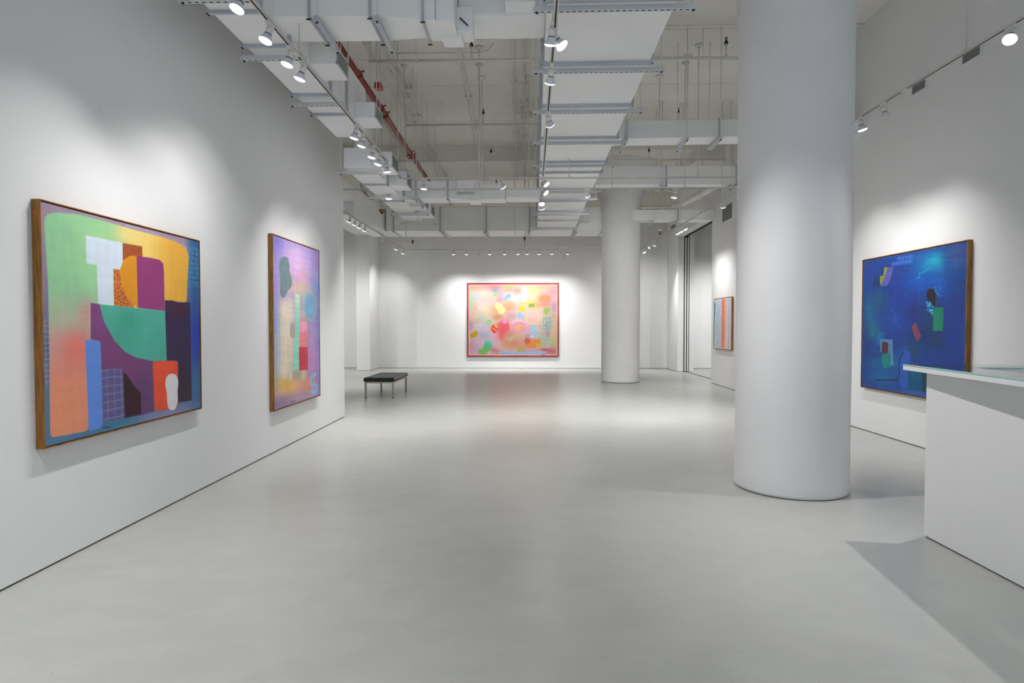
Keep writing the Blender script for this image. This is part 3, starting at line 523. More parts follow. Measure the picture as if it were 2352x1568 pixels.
frame_on('B', -2.012, 1.19, 0.398, 2.975, 0.05, 'wide pink and yellow abstract painting alone on the far back wall', art_pink, gain=0.63, fm='backing', board=.012, gap=.004)
frame_on('R', 14.50, 15.86, 0.915, 2.17, 0.05, 'small wood-framed striped pastel painting beside the sliding door opening on right wall', art_stripes)
frame_on('R', 6.83, 8.925, 0.618, 2.43, 0.055, 'deep blue abstract painting in wooden frame on right wall behind the counter', art_blue)
q = MB(); q.lathe([(0.011, 0.0012), (0.011, 0)], 'sticker', 16); M['sticker'] = mat('orange_sticker', (220, 84, 40), .6)
o = q.build('sticker'); p = bpy.data.objects['abstract_painting']; o.parent = p; o.rotation_euler = (math.radians(90), 0, 0); o.location = (0.024, 3.655 - (3.655 + 5.475) / 2, 1.42)
o['label'] = 'small orange round sticker on the frame side'

# ------------------------------------------------------------------ bench
bx0, bx1, by0, by1 = -3.29, -2.69, 12.62, 14.05
t = thing('museum_bench', 'low bench with dark green tufted leather top and four steel legs, alone on the floor', 'bench', ((bx0 + bx1) / 2, (by0 + by1) / 2, 0))
W2, L2 = (bx1 - bx0) / 2, (by1 - by0) / 2
nx, ny = 37, 85; q = MB(); k = q.mi('leather'); top = []; zb = 0.343; zt = 0.425
for j in range(ny):
    row = []
    for i in range(nx):
        u = -1 + 2 * i / (nx - 1); v = -1 + 2 * j / (ny - 1); x = u * (W2 + .015); y = v * (L2 + .015)
        fx = (u + 1) / 2 * 3 % 1; fy = (v + 1) / 2 * 7 % 1
        seam = max(math.exp(-(min(fx, 1 - fx) / .05) ** 2) if .02 < (u + 1) / 2 < .98 else 0, math.exp(-(min(fy, 1 - fy) / .05) ** 2) if .01 < (v + 1) / 2 < .99 else 0)
        ed = min((1 - abs(u)) * W2, (1 - abs(v)) * L2); rnd = 0.014 * (1 - min(ed / .022, 1)) ** 2
        row.append(q.bm.verts.new((x, y, zt + .006 * math.sin(math.pi * fx) * math.sin(math.pi * fy) - .007 * seam - rnd)))
    top.append(row)
for j in range(ny - 1):
    for i in range(nx - 1):
        f = q.bm.faces.new((top[j][i], top[j][i + 1], top[j + 1][i + 1], top[j + 1][i])); f.smooth = True; f.material_index = k
ring = [top[0][i] for i in range(nx)] + [top[j][nx - 1] for j in range(1, ny)] + [top[ny - 1][i] for i in range(nx - 2, -1, -1)] + [top[j][0] for j in range(ny - 2, 0, -1)]
prev = ring
for dz, sc in ((-.012, 1.008), (-.045, 1.006), (None, .985)):
    cur = [q.bm.verts.new((v.co.x * sc, v.co.y * sc, (zb if dz is None else zt - .02 + dz))) for v in ring]
    for a in range(len(ring)):
        b = (a + 1) % len(ring); f = q.bm.faces.new((prev[a], prev[b], cur[b], cur[a])); f.smooth = True; f.material_index = k
    prev = cur
q.bm.faces.new(prev); q.build('cushion', t)
q = MB(); s_ = .022
for sg in (-1, 1):
    q.box((sg * W2, -L2, zb - .032), (sg * (W2 - s_), L2, zb), 'steel', .002); q.box((-W2 + s_, sg * L2, zb - .032), (W2 - s_, sg * (L2 - s_), zb), 'steel', .002)
q.build('rail_frame', t)
for sx in (-1, 1):
    for sy in (-1, 1):
        lg = box1('leg', (sx * W2, sy * L2, .01), (sx * (W2 - .038), sy * (L2 - .038), zb - .032), 'steel', t, .002)
        box1('foot', (sx * (W2 - .002), sy * (L2 - .002), 0), (sx * (W2 - .036), sy * (L2 - .036), .012), 'foot', lg, label='black rubber foot')

# ------------------------------------------------------------------ reception counter
CX0, CX1, CYF, CYN = 2.84, 4.86, 4.42, -0.6
t = thing('reception_counter', 'white reception counter with glass covered top, at the right edge by the round column', 'counter', (CX0, CYF, 0))
def cb(q, a, b, m, bev=0): q.box((a[0] - CX0, a[1] - CYF, a[2]), (b[0] - CX0, b[1] - CYF, b[2]), m, bev)
CYN = 1.9
q = MB(); cb(q, (CX0, CYN, .010), (CX0 + .10, CYF, 1.178), 'counter', .002); cb(q, (CX0 + .10, CYF - .12, .010), (CX1 - .45, CYF - .02, 1.178), 'counter', .002)
cb(q, (CX0 + .01, CYN, 0), (CX0 + .09, CYF - .01, .011), 'reveal'); cb(q, (CX0 + .01, CYF - .11, 0), (CX1 - .46, CYF - .03, .011), 'reveal'); q.build('body', t)
TOPL = [(2.735, 4.52), (4.45, 4.27), (4.45, 3.99), (2.975, 4.155), (2.665, 1.85), (2.422, 1.85)]
def slab(q, pts, z0, z1, m, ms=None):
    lo = [q.bm.verts.new((x - CX0, y - CYF, z0)) for x, y in pts]; hi = [q.bm.verts.new((x - CX0, y - CYF, z1)) for x, y in pts]; n = len(pts)
    for i in range(n): q.bm.faces.new((lo[i], lo[(i + 1) % n], hi[(i + 1) % n], hi[i])).material_index = q.mi(ms or m)
    for idx in ((0, 1, 2, 3), (0, 3, 4, 5)):
        q.bm.faces.new([hi[i] for i in idx]).material_index = q.mi(m); q.bm.faces.new([lo[i] for i in idx][::-1]).material_index = q.mi(m)
q = MB(); slab(q, TOPL, 1.180, 1.210, 'counter'); q.build('countertop', t)
q = MB(); slab(q, TOPL, 1.2125, 1.2215, 'glass', 'glassedge'); q.build('glass_top', t, label='clear glass sheet with green edge')
q = MB(); cb(q, (CX0 + .10, CYN, .72), (3.55, 4.28, .75), 'innerdark'); cb(q, (3.55, 3.6, .72), (CX1 - .45, 4.28, .75), 'innerdark'); q.build('desk_shelf', t, label='lower grey desk surface inside the counter')

# ------------------------------------------------------------------ track spotlights
ZT = 3.80
def make_lamp_meshes():
    d = {}
    q = MB(); q.box((-.050, -.016, -.040), (.050, .016, -.012), 'fixture', .004); q.lathe([(.012, -.040), (.012, -.052)], 'fixture', 12); d['adapter'] = q
    q = MB()
    for sg in (-1, 1): q.tube([(sg * .010, 0, -.050), (sg * .034, 0, -.050), (sg * .037, 0, -.058), (sg * .035, 0, -.078)], .0035, 'fixture', 6)
    d['yoke'] = q
    # head parts hang from the pivot at their own origin
    q = MB(); q.lathe([(.016, .012), (.0235, .008), (.0255, .000), (.0255, -.036), (.023, -.040)], 'fixture', 20); d['socket'] = q
    q = MB(); q.lathe([(.022, -.036), (.0262, -.039), (.0262, -.043), (.022, -.046)], 'ring', 20); d['neck_ring'] = q
    q = MB(); q.lathe([(.0225, -.043), (.0255, -.050), (.032, -.061), (.040, -.074), (.0470, -.087), (.0490, -.095), (.0475, -.099)], 'bulb', 28); d['bulb'] = q
    q = MB(); q.lathe([(.0482, -.096), (.0475, -.101), (.042, -.106), (.030, -.1105), (.016, -.113), (.004, -.1135)], 'lens', 28); d['lens'] = q
    out = {}
    for n, q in d.items():
        bmesh.ops.recalc_face_normals(q.bm, faces=q.bm.faces); me = bpy.data.meshes.new(n); q.bm.to_mesh(me); q.bm.free()
        for m in q.mats: me.materials.append(M[m])
        out[n] = me
    out['lens_off'] = out['lens'].copy(); out['lens_off'].materials[0] = M['lensoff']; return out
LM = make_lamp_meshes(); PIV = Vector((0, 0, -.062))
def lamp(mount, target, lit, label, group, power=1.0, size=92, axis='Y'):
    mount = Vector(mount); d = Vector(target) - (mount + PIV); h = math.hypot(d.x, d.y)
    yaw = math.atan2(d.y, d.x) - math.pi / 2; tilt = min(math.atan2(h, -d.z), math.radians(74))
    t = thing('track_spotlight', label, 'spotlight', mount, 0, group)
    def part(n, me, par, loc=(0, 0, 0), rot=(0, 0, 0)):
        o = bpy.data.objects.new(n, me); COL.objects.link(o); o.parent = par; o.location = loc; o.rotation_euler = rot; return o
    part('adapter', LM['adapter'], t, rot=(0, 0, math.pi / 2 if axis == 'Y' else 0)); part('yoke', LM['yoke'], t, rot=(0, 0, yaw))
    e = Euler((tilt, 0, yaw), 'XYZ')
    s = part('socket', LM['socket'], t, PIV, e)
    b = part('bulb', LM['bulb'], t, PIV, e); part('neck_ring', LM['neck_ring'], b); part('lens', LM['lens'] if lit else LM['lens_off'], b)
    if lit:
        l = bpy.data.lights.new('spot_beam', 'SPOT'); l.energy = LAMP_W * power; l.spot_size = math.radians(size); l.spot_blend = 1.0
        l.shadow_soft_size = 0.03; l.color = (1.0, 0.985, 0.972); o = bpy.data.objects.new('spot_beam', l); COL.objects.link(o)
        o.parent = b; o.location = (0, 0, -.145)
    return t
def track(p0, p1, stems, label, couplers=()):
    p0 = Vector(p0); p1 = Vector(p1); d = (p1 - p0).normalized()
    t = thing('lighting_track', label, 'lighting track', p0); z = Vector((0, 0, 0))
    q = MB(); q.obox(z, p1 - p0, .034, .020, 'track')
    q.build('rail', t)
    q = MB(); s0 = .02; L = (p1 - p0).length; cuts = sorted(list(couplers))
    segs = []; a = s0
    for c in cuts: segs.append((a, c - .05)); a = c + .05
    segs.append((a, L - .02))
    for a, b in segs:
        if b > a: q.obox(d * a + Vector((0, 0, -.0102)), d * b + Vector((0, 0, -.0102)), .013, .002, 'trackslot')
    q.build('slot', t, label='dark conductor slot under the rail')
    for c in stems:
        q = MB(); p = d * c; q.tube([p + Vector((0, 0, .005)), p + Vector((0, 0, ZC - p0.z - .01))], .0065, 'track', 8); q.box(p - Vector((.02, .02, -.008)), p + Vector((.02, .02, .025)), 'track')
        st = q.build('stem', t); q = MB(); q.lathe([(.06, ZC - p0.z), (.06, ZC - p0.z - .02), (.035, ZC - p0.z - .035)], 'track', 16, c=p); q.build('canopy', st)
    return t
RX = lambda y: 3.84
RZ = lambda y: 3.83 + .0088 * y
CXT = lambda y: .18 + .0105 * y
track((-1.93, -3.0, ZT), (-1.93, 9.70, ZT), (1.2, 3.5, 8.32, 9.8, 11.1, 12.45), 'long white lighting track running along the left wall from the foreground', (2.0, 5.6, 8.25, 11.35))
track((RX(-3), -3.0, RZ(-3)), (RX(20.36), 20.36, RZ(20.36)), (2.2, 5.0, 8.52, 11.1, 13.9, 15.2, 16.6, 18.4, 20.2), 'long white lighting track running along the right wall over the counter', (2.0, 4.2, 7.2, 9.4, 13.2, 17.0))
track((CXT(1), 1.0, ZT), (CXT(12.4), 12.4, ZT), (1.5, 4.2, 7.3, 10.9), 'short white lighting track hanging under the central duct', (4.5, 8.6))
track((-1.912, 9.72, ZT), (RX(9.72) - .018, 9.72, ZT), (1.2, 2.6, 4.6), 'cross lighting track joining the left and right tracks, above the middle of the hall', (1.4, 3.6))
track((-3.25, 10.37, ZT - .02), (RX(10.37) - .018, 10.37, ZT - .02), (1.25, 2.5, 4.7, 5.9), 'second cross lighting track just behind the first, starting near the left wall end', (2.2, 5.0))
ZF = 4.0
track((-3.95, 11.2, ZF), (-3.95, 20.38, ZF), (1.6, 3.8, 6.0, 8.6), 'white lighting track in the far left bay beyond the left wall', (1.9, 4.0, 6.2))
track((-3.93, 20.40, ZF), (RX(18.8) - .02, 20.40, ZF), (.4, 3.2, 5.0, 6.6), 'far cross lighting track in front of the pink painting wall', (2.0, 4.0))

def from_px(x, y, ax, v):            # where a lamp's face, seen at that place in the photo, meets the plane its track hangs in
    return on(x, y, ax, v)
ordn = ['nearest', 'second', 'third', 'fourth', 'fifth', 'sixth', 'seventh', 'eighth', 'ninth', 'tenth', 'eleventh', 'twelfth', 'thirteenth']
# left wall track
g = 'spotlights on the left wall track'
for k, (x, y, tgt, pw) in enumerate(((538, 5, (-2.95, 3.25, .15), .42), (603, 75, (-2.95, 4.0, .15), .36), (652, 130, (-2.95, 4.8, .15), .38), (682, 172, (-2.95, 5.5, .9), .26),
                                 (807, 297, (-2.95, 7.5, .15), .40), (824, 319, (-2.95, 7.8, .15), .38), (848, 344, (-2.95, 8.1, .15), .36), (863, 364, (-2.95, 8.4, .15), .34), (878, 383, (-1.6, 9.4, 0), .6))):
    p = from_px(x, y, 0, -1.985)
    lamp((-1.93, p.y, ZT), tgt, True, 'lit white track spotlight on the left wall track, %s from the camera' % ordn[k], g, pw * .84, (90, 80, 100, 112)[k] if k < 4 else (76, 92)[k % 2])
for k, yy in enumerate((-2.2, 0.2, 2.2)):  # extra lamps out of view, added to light the floor and raise ambient
    lamp((-1.93, yy, ZT), (-2.95 if yy < 0 else -1.9, yy + .1, 1.0 if yy < 0 else 0), True, 'added lit track spotlight on the left wall track behind the camera, %s from the entrance' % ordn[k], g, .75)
# right wall track
g = 'spotlights on the right wall track'
x = RX(5.0)
lamp((RX(5.02), 5.02, RZ(5)), (1.6, 2.9, 0.0), True, 'lit white track spotlight glaring towards the camera, top right over the counter', g, 1.0, 95)
p = from_px(2030, 252, 0, RX(6.5)); lamp((RX(p.y), p.y, RZ(p.y)), (4.6, p.y + .5, 1.4), False, 'unlit white track spotlight between the two wall vents and the round column', g)
p = from_px(1984, 291, 0, RX(7) + .04); lamp((RX(p.y), p.y, RZ(p.y)), (4.86, 7.3, .6), True, 'lit white track spotlight just right of the near round column', g, .39, 92)
lamp((RX(7.75), 7.75, RZ(7.75)), (4.86, 7.9, .6), True, 'lit track spotlight above the blue painting, hidden behind the near column, nearer of two', g, .39, 92)
lamp((RX(8.5), 8.5, RZ(8.5)), (4.86, 8.6, .6), True, 'lit track spotlight above the blue painting, hidden behind the near column, farther of two', g, .38, 92)
p = from_px(1661, 475, 0, RX(13.6)); lamp((RX(p.y), p.y, RZ(p.y)), (4.86, 15.1, .6), True, 'lit white track spotlight in front of the large grey wall vent', g, .28)
for k, (x, y) in enumerate(((1576, 523), (1566, 531), (1558, 537))):
    p = from_px(x, y, 0, RX(15) + .05); lamp((RX(p.y), p.y, RZ(p.y)), (4.86, p.y - .2, 1.5), True, 'lit white track spotlight by the sliding door header, %s of a close row of three' % ordn[k], g, .3)
p = from_px(1505, 563, 0, RX(17)); lamp((RX(p.y), p.y, RZ(p.y)), (3.8, 21.6, 1.4), True, 'lit white track spotlight right of the far round column, second from the track end', g, .9)
p = from_px(1494, 570, 0, RX(17)); lamp((RX(p.y), p.y, RZ(p.y)), (2.4, p.y, 2.0), False, 'unlit white track spotlight right of the far round column', g)
p = from_px(1476, 583, 0, RX(18)); lamp((RX(p.y), min(p.y, 20.2), RZ(p.y)), (4.9, 19.6, 1.4), True, 'lit white track spotlight at the far end of the right wall track', g, .9)
for k, yy in enumerate((-2.4, 0.1, 2.3)):  # more unseen lamps, added to light the near end of the room
    lamp((RX(yy), yy, RZ(yy)), ((3.3, yy, 0) if k == 2 else (4.86, yy + .1, 1.3)), True, 'added lit track spotlight on the right wall track behind the camera, %s from the entrance' % ordn[k], g, .15)
# centre track
g = 'spotlights on the centre track'
for k, (x, y, off, tgt, lit, pw, where) in enumerate(((1265, 101, 0, (-.2, 6.6, 0), 1, .4, 'left one of the nearest pair'), (1286, 115, .03, (2.6, 4.2, 0.6), 1, 1.0, 'right one of the nearest pair, tipped right'), (1267, 191, 0, (-.4, 8.0, 0), 1, .45, 'alone below the pair'),
        (1260, 291, 0, (1.8, 11.8, 0), 1, .8, 'between the second and third duct hangers'), (1252, 428, .02, (2.6, 8.8, .6), 1, .7, 'small one above the cross track, tipped right'), (1256, 449, .03, (3.2, 9.0, .8), 1, .9, 'large lit face tipped to the lower right'),
        (1242, 472, 0, (.6, 9.2, 0), 1, .7, 'second from the far end'), (1243, 481, 0, (1.2, 13.5, 0), 1, .25, 'at the far end of the track'))):
    p = from_px(x, y, 2, 3.635); lamp(((p.x + .01) if k == 0 else CXT(p.y), p.y, ZT), tgt, bool(lit), 'lit white track spotlight on the centre track, ' + where, g, pw * 1.25, 85)
# cross tracks
g = 'spotlights on the cross tracks'
p = from_px(974, 431, 1, 9.72); lamp((p.x, 9.72, ZT), (p.x - .25, 10.2, 0), True, 'lit white spotlight hanging from the cross track near the end of the red pipe', g, .8, 90, 'X')
p = from_px(1157, 424, 1, 9.72); lamp((p.x - .06, 9.72, ZT), (2.4, 13.0, .2), True, 'white spotlight tipped sideways on the cross track, left of the centre duct', g, 1.4, 56, 'X')
zz = ZT - .02
p = from_px(893, 450, 1, 10.37); lamp((p.x, 10.37, zz), (p.x - .1, 10.6, 0), True, 'lit white spotlight on the second cross track in front of the stepped left duct', g, .7, 90, 'X')
p = from_px(1355, 451, 1, 10.37); lamp((p.x - .05, 10.37, zz), (2.35, 16.0, 1.6), True, 'lit white spotlight at the right edge of the centre duct, tipped right', g, 1.7, 70, 'X')
p = from_px(1551, 451, 1, 10.37); lamp((p.x, 10.37, zz), (p.x - .6, 11.4, 0), True, 'lit white spotlight between the far column and near column, below the cross duct', g, 2.3, 90, 'X')
# far left track
g = 'spotlights in the far left bay'
for k, (x, y, lit) in enumerate(((801, 508, 1), (813, 514, 1), (824, 520, 1), (836, 529, 1), (876, 549, 0), (890, 555, 0), (909, 569, 1), (933, 583, 1))):
    p = from_px(x, y, 0, -3.99); tg = (-5.3, p.y + (.6 if k < 4 else .6), 1.4)
    if k >= 6: tg = (-5.1, min(p.y + .6, 21.2), 1.5)
    p.y = min(p.y, 20.2)
    lamp((-3.95, p.y, ZF), tg, bool(lit), '%s track spotlight in the far left bay, %s from the left wall end' % ('lit' if lit else 'unlit', ordn[k]), g, .5, 100)
# back wall row
g = 'row of spotlights facing the back wall'
for k, (x, y, lit) in enumerate(((1041.6, 584.5, 1), (1071.5, 585.5, 1), (1099, 581, 0), (1125, 585, 1), (1159, 585, 1), (1189.4, 585, 1), (1210.5, 585, 1), (1238.5, 584, 1), (1267.7, 584, 1), (1288, 582, 0), (1304, 584, 1))):
    p = from_px(x, y, 1, 20.44); lamp((p.x, 20.4, ZF), (-.41 + (p.x + .35) * .95, 21.6, .8), bool(lit), '%s white spotlight of the far row over the pink painting, %s from the left' % ('lit' if lit else 'unlit', ordn[k] if k else 'first'), g, .55, 97, 'X')
track((-1.6, -1.6, ZT), (3.6, -1.6, ZT), (.6, 2.6, 4.6), 'added cross lighting track near the entrance, unseen behind the camera')  # added out of view: its lamps brighten ceiling and ducts by floor bounce
for k, xx in enumerate((-1.2, 0.0, 1.2, 2.4, 3.3)): lamp((xx, -1.6, ZT), (xx, -1.0, 0), True, 'added lit spotlight on the entrance cross track behind the camera, %s from the left' % (ordn[k] if k else 'first'), 'added unseen spotlights on the entrance cross track', .8, 84, 'X')
# side rooms (lit by their own tracks)
track((-7.4, 11.5, ZT), (-7.4, 19.5, ZT), (1, 7), 'lighting track in the side room beyond the far left opening')
for k, yy in enumerate((13.0, 15.5, 18.0)): lamp((-7.4, yy, ZT), (-6.6, yy + 2.6, 1.2), True, 'lit spotlight in the side room beyond the far left opening, %s from its near end' % ordn[k], 'spotlights in the left side room', 1.0, 110)
track((7.2, 13.0, ZT), (7.2, 19.5, ZT), (1, 5), 'lighting track in the side room behind the sliding door opening')
for k, yy in enumerate((14.5, 17.0, 19.0)): lamp((7.2, yy, ZT), (6.2, min(yy + 2.6, 21.6), 1.4), True, 'lit spotlight in the side room behind the sliding door opening, %s from its near end' % ordn[k], 'spotlights in the right side room', 1.1, 90)

# ------------------------------------------------------------------ ducts
def perforated(q, a, b, along):
    """strut channel from a to b with a row of dark strips, for the shade in its slots, on the side facing the entrance or the left"""
    a = Vector(a); b = Vector(b); q.obox(a, b, .041, .041, 'strut'); d = (b - a).normalized(); L = (b - a).length; n = int(L / .05)
    sd = Vector((0, -1, 0)) if along == 'X' else Vector((-1, 0, 0))
    for i in range(n):
        c = a + d * ((i + .5) * L / n)
        q.obox(c - d * .013 + Vector((0, 0, -.0205)), c + d * .013 + Vector((0, 0, -.0205)), .012, .0015, 'slot')  # thin dark strip stands in for the shaded inside of each slot
def hanger(t, base, a, b, along, perf=True, rods=True):
    q = MB(); a = Vector(a); b = Vector(b); o = Vector(base)
    if perf: perforated(q, a - o, b - o, along)
    else: q.obox(a - o, b - o, .035, .035, 'flange')
    h = q.build('hanger', t)
    if rods:
        d = (b - a).normalized()
        for c in (a + d * .03, b - d * .03):
            q = MB(); q.tube([c - o + Vector((0, 0, -.03)), Vector((c.x - o.x, c.y - o.y, ZC - o.z - .002))], .0055, 'pipe', 6); q.lathe([(.011, -.022), (.011, -.032)], 'black', 6, c=c - o); q.build('rod', h)
def flange(t, base, c0, c1, z0, z1, along, e=.028, th=.03, ends=True):
    """joint frame proud of the duct skin; c0,c1: the two bottom corners of the joint"""
    q = MB(); o = Vector(base); c0 = Vector(c0) - o; c1 = Vector(c1) - o; up = Vector((0, 0, 1)); z0 -= o.z; z1 -= o.z
    d = (c1 - c0).normalized(); A = Vector((c0.x, c0.y, z0)); Bp = Vector((c1.x, c1.y, z0))
    nrm = d.cross(up)
    q.obox(A - d * e + up * -e / 2, Bp + d * e + up * -e / 2, th, e, 'flange'); q.obox(A - d * e + up * (z1 - z0 + e / 2), Bp + d * e + up * (z1 - z0 + e / 2), th, e, 'flange')
    for P_, sg in ((A, -1), (Bp, 1)): q.obox(P_ + d * sg * e / 2, P_ + d * sg * e / 2 + up * (z1 - z0), th, e, 'flange', up=d)
    if ends:
        for P_, sg in ((A, -1), (Bp, 1)): q.tube([P_ + d * sg * e * .6 - up * .03 + nrm * .02, P_ + d * sg * e * .6 - up * .03 - nrm * .02], .006, 'slot', 6)
    return q.build('flange', t)
def outlet(t, base, x0, x1, y0, y1, z0, z1):
    o = Vector(base); q = MB(); q.box(Vector((x0, y0, z0)) - o, Vector((x1, y1, z1)) - o, 'duct', .003); ob = q.build('outlet_box', t)
    q = MB(); m = .018; q.box(Vector((x1, y0 + .004, z0 + .004)) - o, Vector((x1 + .006, y1 - .004, z0 + .004 + m)) - o, 'grille'); q.box(Vector((x1, y0 + .004, z1 - .004 - m)) - o, Vector((x1 + .006, y1 - .004, z1 - .004)) - o, 'grille')
    q.box(Vector((x1, y0 + .004, z0)) - o, Vector((x1 + .006, y0 + .004 + m, z1)) - o, 'grille'); q.box(Vector((x1, y1 - .004 - m, z0)) - o, Vector((x1 + .006, y1 - .004, z1)) - o, 'grille')
    q.box(Vector((x1, y0 + .02, z0 + .02)) - o, Vector((x1 + .001, y1 - .02, z1 - .02)) - o, 'dark'); n = 8  # dark sheet behind the louvres paints the shade inside the outlet
    for i in range(n):
        z = z0 + .03 + (z1 - z0 - .06) * i / (n - 1); q.box(Vector((x1 + .001, y0 + .02, z - .004)) - o, Vector((x1 + .006, y1 - .02, z + .004)) - o, 'louvre')
    q.build('grille', ob)
# left duct A (high) and B (one step lower)
b = (-2.31, 2.0, 4.0); A = thing('air_duct', 'long white rectangular duct running along the top of the left wall', 'air duct', b); o = Vector(b)
q = MB(); q.box(Vector((-2.50, -2.0, 4.0)) - o, Vector((-2.11, 8.24, 4.62)) - o, 'duct', .003); q.build('casing', A)
for y in (1.2, 2.5, 3.75, 4.93, 5.53, 6.70, 7.32): flange(A, b, (-2.50, y, 0), (-2.11, y, 0), 4.0, 4.62, 'X')
for y in (2.6, 4.66, 5.68, 6.86): hanger(A, b, (-2.60, y, 3.945), (-2.00, y, 3.945), 'X')
outlet(A, b, -2.11, -1.86, 6.12, 6.54, 4.075, 4.265); outlet(A, b, -2.11, -1.86, 7.70, 8.12, 4.075, 4.265)
b = (-2.31, 8.6, 3.7); Bd = thing('air_duct', 'lower stepped white duct continuing beyond the left wall end', 'air duct', b); o = Vector(b)
q = MB(); q.box(Vector((-2.52, 8.62, 3.7)) - o, Vector((-2.14, 13.0, 3.97)) - o, 'duct', .003); q.box(Vector((-2.40, 8.75, 3.9)) - o, Vector((-2.2, 8.95, 4.3)) - o, 'duct'); q.build('casing', Bd)
for y in (9.63, 10.9, 12.15): flange(Bd, b, (-2.52, y, 0), (-2.14, y, 0), 3.7, 3.97, 'X')
for y in (8.72, 10.45, 12.0, 13.0): hanger(Bd, b, (-2.62, y, 3.65), (-1.85 if y > 10 else -2.0, y, 3.65), 'X')
for y0, y1 in ((8.68, 9.12), (9.78, 10.18), (11.55, 11.95), (12.3, 12.8)): outlet(Bd, b, -2.14, -1.86, y0, y1, 3.71, 3.93)
# foreground cross duct
b = (-.9, 5.4, 4.08); E = thing('air_duct', 'foreground white cross duct at the top edge, between left duct and centre duct', 'air duct', b); o = Vector(b)
q = MB(); z1 = 4.5
q.box(Vector((-2.11, 5.20, 4.08)) - o, Vector((-1.27, 5.66, z1)) - o, 'duct', .003)
q.hull([Vector(v) - o for v in ((-1.27, 5.20, 4.08), (-.86, 5.27, 4.08), (-1.27, 5.66, 4.08), (-.86, 5.60, 4.08), (-1.27, 5.20, z1), (-.86, 5.27, z1), (-1.27, 5.66, z1), (-.86, 5.60, z1))], 'duct')
q.box(Vector((-.86, 5.27, 4.08)) - o, Vector((-.76, 5.66, z1)) - o, 'duct'); q.build('casing', E)
q = MB(); q.box(Vector((-.86, 5.28, 4.078)) - o, Vector((-.76, 5.60, z1)) - o, 'duct'); q.box(Vector((-.76, 5.29, 4.08)) - o, Vector((-.60, 5.68, z1)) - o, 'duct'); q.build('end_section', E)
q = MB(); q.box(Vector((-.74, 5.56, 4.06)) - o, Vector((-.56, 5.76, 4.09)) - o, 'duct', .004); q.box(Vector((-.60, 5.50, 4.09)) - o, Vector((-.46, 5.72, 4.30)) - o, 'duct', .004); q.tube([Vector((-.57, 5.49, 4.2)) - o, Vector((-.50, 5.49, 4.13)) - o], .006, 'black', 6); q.build('actuator_box', E, label='small grey actuator box on the duct end')
q = MB(); q.box(Vector((-.60, 5.60, 4.26)) - o, Vector((.19, 6.05, 4.62)) - o, 'duct', .03); q.build('throat', E)
q = MB(); q.box(Vector((-.10, 5.44, 4.30)) - o, Vector((.04, 5.58, 4.47)) - o, 'duct', .004); q.box(Vector((-.17, 5.40, 4.285)) - o, Vector((.09, 5.60, 4.30)) - o, 'duct'); q.build('damper_bracket', E)
q = MB(); q.lathe([(.010, 0), (.010, -.002)], 'yellow', 12, c=Vector((-.55, 5.9, 4.258)) - o); q.build('sticker', E, label='small yellow round sticker')
for x in (-1.80, -1.29, -.86): flange(E, b, (x, 5.20 if x < -1 else 5.27, 0), (x, 5.66, 0), 4.08, z1, 'Y', .02, .02)
for x in (-1.72, -1.22): hanger(E, b, (x, 5.12, 4.03), (x, 5.75, 4.03), 'Y', perf=False)
# centre duct
cl = lambda y: .112 + .0132 * y; cr = lambda y: 1.160 + .0112 * y
b = (.75, 10.0, 4.1); Cd = thing('air_duct', 'wide white centre duct running away towards the back wall', 'air duct', b); o = Vector(b)
q = MB(); ya, yb_ = 2.6, 16.6; q.hull([Vector(v) - o for v in ((cl(ya), ya, 4.1), (cr(ya), ya, 4.1), (cl(yb_), yb_, 4.1), (cr(yb_), yb_, 4.1), (cl(ya), ya, 4.56), (cr(ya), ya, 4.56), (cl(yb_), yb_, 4.56), (cr(yb_), yb_, 4.56))], 'duct'); q.build('casing', Cd)
for yy in (3.8, 4.99, 6.20, 7.38, 8.62, 9.88, 10.55, 11.80, 12.95, 14.1, 15.35, 16.55): flange(Cd, b, (cl(yy), yy, 0), (cr(yy), yy - .02, 0), 4.1, 4.56, 'X', .036, .034)
for yy in (3.95, 5.06, 6.27, 7.46, 8.72, 9.97, 11.9, 12.6, 14.3): hanger(Cd, b, (cl(yy) - .11, yy, 4.045), (cr(yy) + .16, yy - .02, 4.045), 'X')
# right cross ducts
def cross(label, x0, x1, y0, y1, z0, z1, joints, hangs, dx=0, hr=True):
    b = ((x0 + x1) / 2, (y0 + y1) / 2, z0); t = thing('air_duct', label, 'air duct', b); o = Vector(b)
    q = MB(); q.hull([Vector(v) - o for v in ((x0, y0, z0), (x1, y0 + dx, z0), (x0, y1, z0), (x1, y1 + dx, z0), (x0, y0, z1), (x1, y0 + dx, z1), (x0, y1, z1), (x1, y1 + dx, z1))], 'duct'); q.build('casing', t)
    for x in joints:
        y = y0 + dx * (x - x0) / (x1 - x0); flange(t, b, (x, y, 0), (x, y + y1 - y0, 0), z0, z1, 'Y', .022, .022)
    for x, m in hangs:
        y = y0 + dx * (x - x0) / (x1 - x0); hanger(t, b, (x, y - .12, z0 - .05), (x, y + y1 - y0 + .12, z0 - .05), 'Y', m, hr)
    return t
cross('nearer white cross duct from the centre duct to the right, beside the near column', 1.27, XR, 9.22, 9.60, 4.25, 4.50, (1.50, 2.84, 4.2), ((1.48, True), (2.35, True), (2.83, True), (3.9, True)), -.14)
cross('middle white cross duct on the right, just above the far column', 1.31, XR, 12.2, 12.55, 4.25, 4.60, (2.76, 4.12), ((2.66, True), (3.98, True)))
cross('white cross duct right of the far round column, farthest and lowest on the right', 2.4, XR, 16.1, 16.55, 4.22, 4.48, (3.95,), ((3.3, True), (3.9, True)))
t = cross('white cross duct between the stepped left duct and the centre duct, with kinked middle', -2.14, -1.33, 10.98, 11.42, 3.75, 4.05, (-1.92, -1.36), ((-1.90, False),))
o = Vector(t.location)
